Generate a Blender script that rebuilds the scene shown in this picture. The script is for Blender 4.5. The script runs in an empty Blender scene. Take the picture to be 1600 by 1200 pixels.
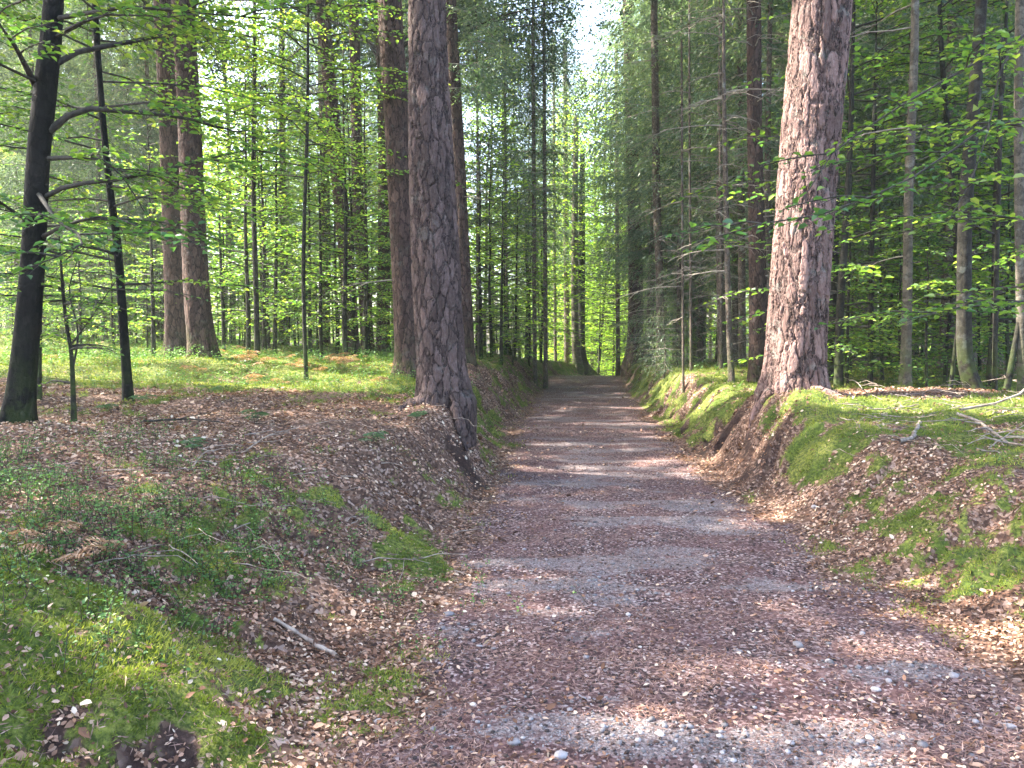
import bpy, math
import numpy as np
from mathutils import Vector
R = math.radians
C = bpy.context.scene
COL = C.collection

# ---------------------------------------------------------------- camera, sky, sun, exposure
CAM_H, F_PX, PITCH = 1.5, 1204.0, R(2.85)
cam_d = bpy.data.cameras.new('camera'); cam = bpy.data.objects.new('camera', cam_d); COL.objects.link(cam)
cam.location = (0, 0, CAM_H); cam.rotation_euler = (R(90) - PITCH, 0, 0)
cam_d.sensor_width = 36.0; cam_d.lens = 36.0 * F_PX / 1600.0
cam_d.clip_start = 0.05; cam_d.clip_end = 600.0
C.camera = cam
SUN_EL, SUN_SIDE = R(46), R(14)            # sun stands to the left, a little ahead of the camera
SUN = np.array([-math.cos(SUN_EL) * math.cos(SUN_SIDE), math.cos(SUN_EL) * math.sin(SUN_SIDE), math.sin(SUN_EL)])
W = bpy.data.worlds.new('World'); C.world = W; W.use_nodes = True
nt = W.node_tree; nt.nodes.clear()
sky = nt.nodes.new('ShaderNodeTexSky'); sky.sky_type = 'NISHITA'; sky.sun_disc = False
sky.sun_elevation = SUN_EL; sky.sun_rotation = R(360 - 76); sky.air_density = 1.0; sky.dust_density = 4.0; sky.ozone_density = 1.0
bg = nt.nodes.new('ShaderNodeBackground'); bg.inputs['Strength'].default_value = 0.13
wo = nt.nodes.new('ShaderNodeOutputWorld')
nt.links.new(sky.outputs[0], bg.inputs[0]); nt.links.new(bg.outputs[0], wo.inputs[0])
sl = bpy.data.lights.new('sun', 'SUN'); sl.energy = 4.0; sl.angle = R(0.6); sl.color = (1.0, 0.93, 0.80)
so = bpy.data.objects.new('sun', sl); COL.objects.link(so)
so.rotation_euler = Vector(-SUN).to_track_quat('-Z', 'Y').to_euler(); so.location = (-20, 5, 30)
C.view_settings.view_transform = 'Standard'; C.view_settings.look = 'None'
C.view_settings.exposure = 3.28; C.view_settings.gamma = 1.0
C.cycles.volume_bounces = 1; C.cycles.volume_step_rate = 10; C.cycles.max_bounces = 12; C.cycles.diffuse_bounces = 6; C.cycles.transmission_bounces = 8
C.cycles.glossy_bounces = 2; C.cycles.sample_clamp_indirect = 6.0

# ---------------------------------------------------------------- noise and small maths
def _h(ix, iy, seed):
    n = (ix.astype(np.int64) * 374761393 + iy.astype(np.int64) * 668265263 + seed * 974634777) & 0xffffffff
    n = ((n ^ (n >> 13)) * 1274126177) & 0xffffffff
    return ((n ^ (n >> 16)) & 0xffff) / 65535.0
def vnoise(x, y, seed=0):
    x = np.asarray(x, float); y = np.asarray(y, float)
    ix = np.floor(x); iy = np.floor(y); fx = x - ix; fy = y - iy
    fx = fx * fx * (3 - 2 * fx); fy = fy * fy * (3 - 2 * fy)
    ix = ix.astype(np.int64); iy = iy.astype(np.int64)
    a = _h(ix, iy, seed); b = _h(ix + 1, iy, seed); c = _h(ix, iy + 1, seed); d = _h(ix + 1, iy + 1, seed)
    return (a * (1 - fx) + b * fx) * (1 - fy) + (c * (1 - fx) + d * fx) * fy
def fbm(x, y, sc, seed=0, octv=4, gain=0.5):
    t = 0; a = 1; s = 0
    for k in range(octv):
        t = t + a * vnoise(np.asarray(x) / sc * 2 ** k + 13.7 * k, np.asarray(y) / sc * 2 ** k - 7.1 * k, seed + k); s += a; a *= gain
    return t / s                                   # 0..1
def sst(a, b, x):
    t = np.clip((np.asarray(x, float) - a) / (b - a), 0, 1); return t * t * (3 - 2 * t)
def nrm(v):
    return v / np.maximum(np.linalg.norm(v, axis=-1, keepdims=True), 1e-9)

# ---------------------------------------------------------------- the lie of the land
YK = [-4, 2.74, 4.4, 6.95, 9, 12.9, 16, 22, 30, 40, 46, 60, 130]
XL = [-0.9, -0.5, -0.46, -0.28, -0.10, 0.02, 0.25, 0.75, 1.3, 2.0, 4.7, 9.0, 26.0]
YR = [-4, 2.0, 3.34, 5, 7, 9.2, 11.3, 15, 22, 30, 40, 46, 60, 130]
XR = [1.3, 1.9, 2.1, 2.2, 2.27, 2.32, 2.48, 2.72, 3.35, 4.35, 5.5, 7.4, 12, 29]
def xl(y): return np.interp(y, YK, XL)
def xr(y): return np.interp(y, YR, XR)
def zpath(y):
    y = np.asarray(y, float); t = np.clip(y - 36, 0, None)
    return -np.minimum(0.004 * t ** 2, 0.16 * t) - 0.0
def ground_z(x, y, detail=True):
    x = np.asarray(x, float); y = np.asarray(y, float)
    wob = (fbm(x * 0 + y, y * 0, 1.1, 5) - .5) * 0.35
    dl = xl(y) - x + wob * .6; dr = x - xr(y) + wob
    HL = np.interp(y, [-2, 2, 6, 9, 13, 20, 34, 46, 130], [.48, .52, .65, .72, .92, 1.0, .95, .7, .5])
    wL = np.interp(y, [0, 3, 6.5, 8.5, 9.5, 12, 22, 130], [2.6, 2.2, 1.4, .62, .62, 1.3, 1.15, .8])
    HR = np.interp(y, [-2, 2, 5, 8.4, 15, 25, 38, 60, 130], [.30, .36, .56, .81, .82, .80, .62, .5, .4])
    wR = np.interp(y, [0, 2, 5, 7.5, 9, 12, 20, 32, 130], [1.9, 1.9, 1.5, 1.0, .74, 1.1, .95, .6, .6])
    bl = sst(0, 1, dl / wL); br = sst(0, 1, dr / wR)
    z = zpath(y) + HL * bl + HR * br
    z = z + np.clip(dl - wL, 0, 30) * np.interp(y, [0, 6, 12, 24, 130], [.03, .085, .035, .05, .05])
    z = z + np.clip(dr - wR, 0, 30) * np.interp(y, [0, 6, 12, 24, 130], [.02, .03, .03, .04, .04])
    off = np.maximum(np.maximum(bl, br), 0)
    z = z + off * ((fbm(x, y, 2.4, 11) - .5) * (.34 + .3 * sst(11, 16, y) * (x < 0)) + (fbm(x, y, .55, 21, 3) - .5) * .09)
    # the mossy hump at the near left and the eroded hollow at its foot
    z = z + .16 * np.exp(-(((x + 1.65) / .75) ** 2 + ((y - 2.75) / .6) ** 2))
    z = z - .17 * np.exp(-(((x + 1.06) / .2) ** 2 + ((y - 2.4) / .18) ** 2)) - .12 * np.exp(-(((x + 1.0) / .16) ** 2 + ((y - 2.05) / .12) ** 2))
    z = z + .10 * np.exp(-((((x - 3.15) / .5) ** 2 + ((y - 8.8) / .6) ** 2)) ** 1.5) + .10 * np.exp(-((((x + .75) / .45) ** 2 + ((y - 8.7) / .5) ** 2)) ** 1.5)
    # banks: torn clumps, gullies and overhangs
    bank = 4 * bl * (1 - bl) + 4 * br * (1 - br)
    tear = np.abs(fbm(x * .5 + y * .25, y * 1.0 - x * .3, .5, 31, 4) - .5)
    z = z - bank * sst(.10, 0.0, tear) * np.interp(y, [0, 6, 9, 25, 60], [.05, .12, .28, .34, .2])
    z = z + bank * ((fbm(x, y, .3, 41, 3) - .5) * .14 + (fbm(x, y, 1.1, 42, 2) - .5) * .5 * sst(6, 10, y))
    # eroded clump by the foot of the left pine, and the roots hollow
    z = z - .18 * np.exp(-(((x + .30) / .16) ** 2 + ((y - 8.1) / .4) ** 2)) * bl
    if detail:
        z = z + (1 - off) * ((fbm(x, y, .5, 51, 4) - .5) * .035 + np.sin(y * 10.5 + fbm(x, y, 1.3, 52) * 7) * .008)
        z = z + (fbm(x, y, .07, 61, 2) - .5) * (.008 + .022 * off)
    z = z + np.clip(np.hypot(x, y) - 70, 0, None) * .05 * sst(6, 30, np.abs(x - 4))
    return z
def bare(x, y):
    def bl(cx, cy, rx, ry): return np.exp(-(((x - cx) / rx) ** 2 + ((y - cy) / ry) ** 2) ** 1.3)
    n = fbm(x, y, .16, 131, 4); v = .72 * bl(-1.06, 2.42, .34, .20) + .8 * bl(-.98, 2.05, .24, .13) + .9 * bl(-.42, 8.0, .22, .55) + .35 * bl(2.6, 8.5, .2, .5) + .7 * bl(2.85, 10.6, .25, .8) + .6 * bl(-1.3, 3.6, .22, .12) + .6 * bl(4.0, 5.6, .35, .2) + .5 * bl(3.1, 13, .2, .8)
    return sst(.35, .6, v + (n - .5) * 2.6 * (v > .12))
def masks(x, y):
    """moss, gravel, on-path for ground points"""
    x = np.asarray(x, float); y = np.asarray(y, float)
    dl = xl(y) - x; dr = x - xr(y)
    e = (fbm(x, y, .45, 71, 4) - .5) * .5
    path = sst(.22, -.30, dl + e * 1.3) * sst(.22, -.30, dr + e * 1.3)
    n1 = fbm(x, y, .8, 81, 4); n2 = fbm(x, y, .28, 91, 4)
    def blob(cx, cy, rx, ry, a=1.0): return a * np.exp(-(((x - cx) / rx) ** 2 + ((y - cy) / ry) ** 2) ** 1.4)
    want = .16 + 0 * x
    want = np.maximum(want, blob(-1.75, 2.75, .85, .62, 1.0))
    want = np.maximum(want, blob(-1.15, 2.25, .35, .35, .5))
    want = np.maximum(want, blob(-.62, 5.0, .30, 1.0, .66))
    want = np.maximum(want, blob(-.6, 3.2, .3, .6, .5))
    want = np.maximum(want, blob(-1.5, 4.4, 1.0, .8, .36))
    want = np.maximum(want, (.42 + .5 * sst(1.0, 1.9, dl)) * sst(9.6, 11.0, y + (n1 - .5) * 3) * sst(.1, .5, dl) * sst(44, 34, y))
    want = np.maximum(want, .45 * sst(8.6, 9.8, y) * sst(-.1, .3, dl) * sst(2.4, 1.4, dl))
    want = np.maximum(want, .54 * sst(.2, .6, dr) * sst(9.5, 8, y) * sst(5.5, 4.3, dr))
    want = np.maximum(want, (.62 + .2 * sst(.8, 1.5, dr)) * sst(9.8, 11.4, y) * sst(-.1, .2, dr) * sst(9, 4, dr) * sst(45, 30, y))
    want = np.maximum(want, blob(4.1, 8.0, 1.1, .7, .8))
    want = np.maximum(want, .55 * sst(24, 30, y) * (1 - path))
    n3 = fbm(x, y, .09, 95, 3); nn = .5 + (n1 * .36 + n2 * .34 + n3 * .30 - .5) * 2.6
    moss = sst(-.2, .2, want - nn) * (1 - path) * (1 - bare(x, y))
    g = fbm(x * .5, y * 1.7, .5, 101, 5) + .05 * np.sin(y * 10.5 + fbm(x, y, 1.3, 52) * 7)
    rut = .09 * np.exp(-((x - (xl(y) + .95)) / .38) ** 2) + .09 * np.exp(-((xr(y) - .75 - x) / .42) ** 2)
    gravel = sst(.58, .74, g + rut) * path
    return moss, gravel, path
def pix(px, py, d):
    """world point seen at photo pixel (px, py) at distance d ahead"""
    f = np.array([0, math.cos(PITCH), -math.sin(PITCH)]); u = np.array([0, math.sin(PITCH), math.cos(PITCH)])
    v = np.array([px - 800.0, 0, 0]) + f * F_PX + u * (600.0 - py)
    return np.array([0, 0, CAM_H]) + v * (d / v[1])
def hit(px, py):
    d = 1.4
    while d < 90:
        p = pix(px, py, d)
        if p[2] <= float(ground_z(p[0], p[1], False)): return p
        d *= 1.004
    return p
def gz(x, y): return float(ground_z(x, y, False))
def row(x, y):                               # photo row of the ground at (x, y), for checks
    z = gz(x, y) - CAM_H; c, s = math.cos(PITCH), math.sin(PITCH)
    return 600 - F_PX * (y * s + z * c) / (y * c - z * s)

# light pattern wanted on the ground at (x, y), added crowns are pruned to it: 0 shade .. 1 open
def lit(x, y):
    v = .05 + .06 * sst(6, 9, y)
    def put(m, a): return np.maximum(v, a * m)
    n = fbm(x, y, 1.3, 201, 3); yy = y + (n - .5) * 1.6; xx = x + (n - .5) * 1.6
    v = put(sst(10.0, 11.2, yy) * sst(-1.0, -1.9, xx) * sst(-13, -9.5, xx + y * .2), .93)
    v = put(sst(20, 24, yy) * sst(0, -2, xx), .75)
    v = put(sst(2.7, 3.2, x) * sst(5.8, 5.0, xx) * sst(10.8, 11.6, yy) * sst(21, 18, yy), .75)
    for c, h, a, x0, x1 in ((10.0, .22, .9, 1.1, 2.3), (12.6, .25, .5, .2, 3), (14.9, .42, .85, .5, 3.4), (18.6, .5, .8, .6, 3.8), (23, .6, .8, .5, 5), (27.5, .8, .8, 1, 5), (33, 1.5, .8, 1, 6)):
        v = put(np.exp(-((y - c + (n - .5) * .5) / h) ** 4) * sst(x0 - .3, x0, x) * sst(x1 + .3, x1, x), a)
    v = put(sst(3.3, 3.7, x) * sst(8.6, 7.2, x) * sst(7.2, 7.7, y) * sst(9.7, 9.3, y), .85)
    v = put(sst(4.2, 5, xx) * sst(9, 7.5, xx) * sst(9.2, 9.6, y) * sst(11.0, 10.6, y), .85)
    v = put(np.exp(-(((x + .55) / .35) ** 2 + ((y - 5.1) / .5) ** 2)), .8)
    v = put(np.exp(-(((x - 2.9) / .7) ** 2 + ((y - 4.2) / 1.0) ** 2)), .65)
    v = put(np.exp(-(((x + 1.6) / .8) ** 2 + ((y - 2.7) / .5) ** 2)), .45)
    v = put(np.exp(-(((x + 1.0) / 1.2) ** 2 + ((y - 6.6) / .5) ** 2)), .35); v = put(np.exp(-(((x + 2.6) / 1.5) ** 2 + ((y - 4.4) / .9) ** 2)), .4)
    v = put(sst(30, 40, y), .8); v = put(sst(19, 25, yy) * sst(xl(y) - .3, xl(y) + .2, x) * sst(xr(y) + 1.5, xr(y), x), .6)
    return v

# ---------------------------------------------------------------- mesh helpers
def build(name, parts, mats, parent=None, smooth=False, attrs=None):
    """parts: list of (V, [F arrays], material index[, var]) -> one mesh object"""
    Vs, loops, starts, tots, mi, var = [], [], [], [], [], []
    off = 0; lo = 0
    for p in parts:
        V, Fs, m = p[0], p[1], p[2]; vv = p[3] if len(p) > 3 else np.zeros(len(V))
        Vs.append(V); var.append(vv)
        for F in Fs:
            if len(F) == 0: continue
            n, k = F.shape
            loops.append((F + off).ravel()); starts.append(lo + np.arange(n) * k); tots.append(np.full(n, k)); lo += n * k
            mi.append(np.full(n, m))
        off += len(V)
    V = np.concatenate(Vs).astype(np.float32); L = np.concatenate(loops).astype(np.int32)
    S = np.concatenate(starts).astype(np.int32); T = np.concatenate(tots).astype(np.int32)
    me = bpy.data.meshes.new(name)
    me.vertices.add(len(V)); me.vertices.foreach_set('co', V.ravel())
    me.loops.add(len(L)); me.loops.foreach_set('vertex_index', L)
    me.polygons.add(len(S)); me.polygons.foreach_set('loop_start', S); me.polygons.foreach_set('loop_total', T)
    me.polygons.foreach_set('material_index', np.concatenate(mi).astype(np.int32))
    if smooth: me.polygons.foreach_set('use_smooth', np.ones(len(S), bool))
    a = me.attributes.new('var', 'FLOAT', 'POINT'); a.data.foreach_set('value', np.concatenate(var).astype(np.float32))
    for k, arr in (attrs or {}).items():
        a = me.attributes.new(k, 'FLOAT', 'POINT'); a.data.foreach_set('value', arr.astype(np.float32))
    me.update()
    for m in mats: me.materials.append(m)
    o = bpy.data.objects.new(name, me); COL.objects.link(o)
    if parent: o.parent = parent
    return o
def tag(o, label=None, cat=None, group=None, kind=None):
    for k, v in (('label', label), ('category', cat), ('group', group), ('kind', kind)):
        if v: o[k] = v
    return o
def empty(name, loc, label=None, cat=None, group=None):
    o = bpy.data.objects.new(name, None); COL.objects.link(o); o.location = tuple(float(t) for t in loc); o.empty_display_size = .2
    return tag(o, label, cat, group)
def dup(root, loc, rz, sc, tilt=(0, 0), **k):
    c = root.copy(); COL.objects.link(c); c.location = tuple(float(t) for t in loc); c.rotation_euler = (tilt[0], tilt[1], rz); c.scale = (sc, sc, sc)
    for kk, v in k.items(): c[kk] = v
    for ch in list(root.children):
        d = ch.copy(); COL.objects.link(d); d.parent = c
    return c
def leaf6(P, D, N, L, Wd, var, fold=.12):
    """pointed folded leaves: six points, two quads each"""
    D = nrm(D); S = nrm(np.cross(D, N)); N = nrm(np.cross(S, D)); L = np.asarray(L)[:, None]; Wd = np.asarray(Wd)[:, None]
    up = N * Wd * fold * 2
    a = P; b = P + D * L * .30 + S * Wd * .5 + up; c = P + D * L * .68 + S * Wd * .40 + up; t = P + D * L - N * L * .10
    e = P + D * L * .68 - S * Wd * .40 + up; f = P + D * L * .30 - S * Wd * .5 + up
    V = np.stack([a, b, c, t, e, f], 1).reshape(-1, 3); n = len(P); i = np.arange(n)[:, None] * 6
    F = np.concatenate([i + np.array([[0, 1, 2, 3]]), i + np.array([[0, 3, 4, 5]])])
    return V, [F], np.repeat(var, 6)
def leaf4(P, D, N, L, Wd, var):
    D = nrm(D); S = nrm(np.cross(D, N)); L = np.asarray(L)[:, None]; Wd = np.asarray(Wd)[:, None]
    V = np.stack([P, P + D * L * .42 + S * Wd * .5, P + D * L, P + D * L * .42 - S * Wd * .5], 1).reshape(-1, 3)
    return V, [np.arange(len(P) * 4).reshape(-1, 4)], np.repeat(var, 4)
def tubes(polys, sides=5):
    """polys: list of (pts k*3, radii k) -> V, [F]"""
    Vs, Fs, off = [], [], 0
    byk = {}
    for p, r in polys: byk.setdefault(len(p), []).append((p, r))
    th = np.arange(sides) / sides * 2 * np.pi
    for k, L in byk.items():
        P = np.array([p for p, _ in L]); Rr = np.array([r for _, r in L])
        T = nrm(np.gradient(P, axis=1)); ref = np.where(np.abs(T[:, :1, 2:3]) > .8, np.array([1., 0, 0]), np.array([0, 0, 1.]))
        A = nrm(np.cross(T, ref)); B = np.cross(T, A)
        ring = P[:, :, None] + Rr[:, :, None, None] * (A[:, :, None] * np.cos(th)[:, None] + B[:, :, None] * np.sin(th)[:, None])
        n = len(L); Vs.append(ring.reshape(-1, 3))
        base = (np.arange(n) * k * sides)[:, None, None] + (np.arange(k - 1) * sides)[None, :, None] + np.arange(sides)
        nx = (np.arange(n) * k * sides)[:, None, None] + (np.arange(k - 1) * sides)[None, :, None] + (np.arange(sides) + 1) % sides
        Fs.append(np.stack([base, nx, nx + sides, base + sides], -1).reshape(-1, 4) + off); off += n * k * sides
    return np.concatenate(Vs), [np.concatenate(Fs)]
def resample(P, n):
    P = np.asarray(P, float); s = np.r_[0, np.cumsum(np.linalg.norm(np.diff(P[:, :3], axis=0), axis=1))]
    if len(P) > 3:                               # smooth: Catmull-Rom first
        Q = []
        E = np.vstack([2 * P[0] - P[1], P, 2 * P[-1] - P[-2]])
        for i in range(1, len(E) - 2):
            for t in np.linspace(0, 1, 8, endpoint=False):
                a, b, c, d = E[i - 1], E[i], E[i + 1], E[i + 2]
                Q.append(.5 * (2 * b + (c - a) * t + (2 * a - 5 * b + 4 * c - d) * t * t + (3 * b - 3 * c + d - a) * t ** 3))
        Q.append(P[-1]); P = np.array(Q); s = np.r_[0, np.cumsum(np.linalg.norm(np.diff(P[:, :3], axis=0), axis=1))]
    t = np.linspace(0, s[-1], n)
    return np.stack([np.interp(t, s, P[:, k]) for k in range(P.shape[1])], 1)

# ---------------------------------------------------------------- materials
def newmat(name):
    m = bpy.data.materials.new(name); m.use_nodes = True; n = m.node_tree; n.nodes.clear()
    out = n.nodes.new('ShaderNodeOutputMaterial'); return m, n, out
class NB:
    def __init__(s, nt): s.nt = nt
    def n(s, t, **k):
        x = s.nt.nodes.new(t)
        for a, b in k.items(): setattr(x, a, b)
        return x
    def put(s, sock, v):
        if hasattr(v, 'is_output') or isinstance(v, bpy.types.NodeSocket): s.nt.links.new(v, sock)
        else: sock.default_value = v if not isinstance(v, tuple) or len(v) != 3 or sock.type != 'RGBA' else (*v, 1)
    def coord(s, sc=(1, 1, 1), kind='Object'):
        c = s.n('ShaderNodeTexCoord'); m = s.n('ShaderNodeMapping'); m.inputs['Scale'].default_value = sc
        s.nt.links.new(c.outputs[kind], m.inputs[0]); return m.outputs[0]
    def noise(s, v, sc, det=4, rough=.55):
        x = s.n('ShaderNodeTexNoise'); s.put(x.inputs['Vector'], v); x.inputs['Scale'].default_value = sc; x.inputs['Detail'].default_value = det; x.inputs['Roughness'].default_value = rough; return x.outputs
    def voro(s, v, sc, feat='F1', rnd=1.0):
        x = s.n('ShaderNodeTexVoronoi', feature=feat); s.put(x.inputs['Vector'], v); x.inputs['Scale'].default_value = sc; x.inputs['Randomness'].default_value = rnd; return x.outputs
    def ramp(s, f, stops):
        x = s.n('ShaderNodeValToRGB'); s.put(x.inputs[0], f); e = x.color_ramp.elements
        while len(e) < len(stops): e.new(.5)
        for el, (p, c) in zip(e, stops): el.position = p; el.color = (*c, 1)
        return x.outputs[0]
    def mix(s, f, a, b, bt='MIX'):
        x = s.n('ShaderNodeMix', data_type='RGBA', blend_type=bt); s.put(x.inputs[0], f); s.put(x.inputs[6], a); s.put(x.inputs[7], b); return x.outputs[2]
    def math(s, op, a, b=0.0, c=None):
        x = s.n('ShaderNodeMath', operation=op); s.put(x.inputs[0], a); s.put(x.inputs[1], b)
        if c is not None: s.put(x.inputs[2], c)
        return x.outputs[0]
    def rng(s, v, a, b, c=0.0, d=1.0):
        x = s.n('ShaderNodeMapRange'); x.interpolation_type = 'SMOOTHSTEP'
        for i, q in enumerate((v, a, b, c, d)): s.put(x.inputs[i], q)
        return x.outputs[0]
    def attr(s, name):
        return s.n('ShaderNodeAttribute', attribute_name=name).outputs['Fac']
def leaf_mat(name, stops, trans=.45, gloss=.06, tcol=1.25, rough=.45):
    m, n, out = newmat(name); b = NB(n)
    v = b.attr('var'); col = b.ramp(v, stops)
    d = b.n('ShaderNodeBsdfDiffuse'); b.put(d.inputs[0], col)
    t = b.n('ShaderNodeBsdfTranslucent'); b.put(t.inputs[0], b.mix(1.0, col, (tcol, tcol * 1.05, tcol * .55), 'MULTIPLY'))
    x = b.n('ShaderNodeMixShader'); x.inputs[0].default_value = trans; n.links.new(d.outputs[0], x.inputs[1]); n.links.new(t.outputs[0], x.inputs[2])
    g = b.n('ShaderNodeBsdfGlossy'); g.inputs['Roughness'].default_value = rough
    y = b.n('ShaderNodeMixShader'); y.inputs[0].default_value = gloss; n.links.new(x.outputs[0], y.inputs[1]); n.links.new(g.outputs[0], y.inputs[2])
    n.links.new(y.outputs[0], out.inputs[0]); return m
def plain_var(name, stops, rough=.8, nsc=0):
    m, n, out = newmat(name); b = NB(n); p = b.n('ShaderNodeBsdfPrincipled'); p.inputs['Roughness'].default_value = rough
    col = b.ramp(b.attr('var'), stops)
    if nsc: col = b.mix(.5, col, b.ramp(b.noise(b.coord(), nsc)[0], [(.3, (.25, .25, .25)), (.7, (1, 1, 1))]), 'MULTIPLY')
    b.put(p.inputs['Base Color'], col); n.links.new(p.outputs[0], out.inputs[0]); return m
BEECH = leaf_mat('beech_leaf', [(0, (.05, .13, .055)), (.35, (.09, .20, .045)), (.7, (.17, .28, .045)), (1, (.32, .38, .07))], .58)  # teal shade tone to yellow sunlit tone painted into the ramp
BEECH_SUN = leaf_mat('beech_leaf_painted_sun', [(0, (.11, .22, .03)), (.5, (.20, .36, .045)), (1, (.36, .46, .07))], .6, .03, 1.3)  # sunlight painted in: brighter, yellower copy of the beech leaf
BEECH_D = leaf_mat('beech_leaf_deep', [(0, (.035, .10, .045)), (.6, (.06, .16, .06)), (1, (.10, .22, .05))], .35, .09)
SPRUCE = leaf_mat('spruce_needles', [(0, (.06, .105, .072)), (.6, (.125, .19, .12)), (1, (.23, .28, .13))], .48, .05, 1.2)
PINE_N = leaf_mat('pine_needles_green', [(0, (.03, .07, .03)), (1, (.07, .12, .05))], .2, .04)
LITTER = leaf_mat('dry_leaf', [(0, (.055, .030, .022)), (.35, (.17, .088, .055)), (.6, (.37, .22, .155)), (.85, (.58, .42, .31)), (1, (.66, .56, .45))], .12, .012, 1.25, .6)
MOSS = leaf_mat('moss_shoot', [(0, (.06, .09, .014)), (.5, (.15, .20, .026)), (1, (.33, .34, .07))], .35, .02)
HERB = leaf_mat('herb_leaf', [(0, (.045, .11, .03)), (.6, (.11, .22, .06)), (1, (.24, .36, .11))], .35, .03)
FERN = leaf_mat('dead_fern', [(0, (.15, .075, .04)), (.6, (.36, .20, .12)), (1, (.58, .42, .30))], .3, .03)
NEEDLE = plain_var('fallen_needle', [(0, (.07, .032, .026)), (.5, (.22, .115, .09)), (1, (.50, .33, .26))], .7)
STONE = plain_var('stone', [(0, (.09, .08, .08)), (.5, (.22, .20, .205)), (.9, (.42, .39, .39)), (1, (.62, .58, .52))], .8, 60)
CONE = plain_var('bark_crumb', [(0, (.02, .014, .013)), (1, (.07, .04, .03))], .8)
def wood(name, a, b2, sc=30):
    m, n, out = newmat(name); b = NB(n); p = b.n('ShaderNodeBsdfPrincipled'); p.inputs['Roughness'].default_value = .85
    b.put(p.inputs['Base Color'], b.ramp(b.noise(b.coord((1, 1, .3)), sc)[0], [(.35, a), (.65, b2)])); n.links.new(p.outputs[0], out.inputs[0]); return m
TWIG_DARK = wood('dark_twig', (.018, .014, .012), (.05, .042, .03))
TWIG_GREY = wood('grey_dead_twig', (.16, .135, .115), (.34, .29, .24), 12)
FALLEN = wood('weathered_wood', (.13, .09, .07), (.36, .30, .25), 16)
def bark(name, plate, crack, light, sc=(9, 9, 2.4), depth=.02, lichen=0.0, red=None, moss=0.0):
    m, n, out = newmat(name); b = NB(n)
    co = b.coord(); warp = b.noise(b.coord((1, 1, .6)), 11.0, 5, .6)[1]
    wv = b.n('ShaderNodeVectorMath', operation='MULTIPLY_ADD'); n.links.new(warp, wv.inputs[0]); wv.inputs[1].default_value = (.085, .085, .20); n.links.new(co, wv.inputs[2])
    mp = b.n('ShaderNodeMapping'); mp.inputs['Scale'].default_value = sc; n.links.new(wv.outputs[0], mp.inputs[0]); v = mp.outputs[0]
    e1 = b.voro(v, 1.0, 'DISTANCE_TO_EDGE')[0]; e2 = b.voro(v, 2.3, 'DISTANCE_TO_EDGE')[0]
    cell = b.voro(v, 1.0, 'F1')[1]
    fine = b.noise(b.coord((1, 1, .35)), 45, 6, .65)[0]; mid = b.noise(b.coord((1, 1, .5)), 9, 4)[0]
    pl = b.math('ADD', b.math('MULTIPLY', b.rng(e1, .0, .15), .72), b.math('MULTIPLY', b.rng(e2, 0, .14), .28))
    h = b.math('ADD', pl, b.math('MULTIPLY', fine, .38)); h = b.math('ADD', h, b.math('MULTIPLY', mid, .35))
    col = b.mix(b.rng(pl, .10, .62), crack, plate)
    col = b.mix(b.rng(fine, .40, .75, 0, .55), col, light)
    sep = b.n('ShaderNodeSeparateColor'); n.links.new(cell, sep.inputs[0])
    hsv = b.n('ShaderNodeHueSaturation'); n.links.new(col, hsv.inputs['Color']); b.put(hsv.inputs['Value'], b.rng(sep.outputs[0], 0, 1, .68, 1.25)); col = hsv.outputs[0]
    if lichen: col = b.mix(b.math('MULTIPLY', b.rng(b.noise(co, 5, 5, .7)[0], .55, .68), lichen), col, (.30, .34, .31))
    if red is not None:
        geo = b.n('ShaderNodeSeparateXYZ'); n.links.new(co, geo.inputs[0])
        col = b.mix(b.math('MULTIPLY', b.rng(geo.outputs[2], red[0], red[1]), .8), col, b.mix(.5, col, (.34, .15, .08)))
    if moss:
        geo = b.n('ShaderNodeSeparateXYZ'); n.links.new(co, geo.inputs[0])
        f = b.math('MULTIPLY', b.rng(geo.outputs[2], .9, .0), b.rng(b.noise(co, 7, 4)[0], .4, .55)); col = b.mix(b.math('MULTIPLY', f, moss), col, (.07, .11, .02))
    p = b.n('ShaderNodeBsdfPrincipled'); p.inputs['Roughness'].default_value = .9; p.inputs['Specular IOR Level'].default_value = .2
    b.put(p.inputs['Base Color'], col); n.links.new(p.outputs[0], out.inputs[0])
    ds = b.n('ShaderNodeDisplacement'); b.put(ds.inputs['Height'], h); ds.inputs['Midlevel'].default_value = .7; ds.inputs['Scale'].default_value = depth
    n.links.new(ds.outputs[0], out.inputs[2]); m.displacement_method = 'BOTH' if depth > .009 else 'BUMP'
    return m
B_PINE = bark('pine_bark', (.092, .062, .055), (.022, .015, .014), (.19, .14, .13), (11, 11, 3.9), .022, .12, None, 0)
B_PINE2 = bark('pine_bark_rosy', (.175, .108, .095), (.018, .010, .009), (.32, .23, .205), (10.5, 10.5, 2.3), .030, .22, None, 0)
B_PINE3 = bark('pine_bark_fine', (.066, .040, .034), (.012, .008, .007), (.14, .092, .078), (13, 13, 4.5), .012, .1, None, .25)
B_SPRUCE = bark('spruce_bark', (.11, .084, .068), (.03, .022, .018), (.22, .18, .155), (26, 26, 14), .006, .5, None, .5)
B_BEECH = bark('beech_bark', (.026, .023, .018), (.011, .010, .008), (.055, .050, .038), (7, 7, 26), .003, .15, None, .5)
B_DARK = bark('dark_maple_bark', (.008, .007, .006), (.004, .004, .003), (.018, .016, .014), (9, 9, 9), .004, 0, None, .2)
B_GREY = bark('grey_beech_bark', (.10, .085, .065), (.045, .038, .03), (.18, .155, .125), (5, 5, 16), .003, .3, None, .6)

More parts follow.
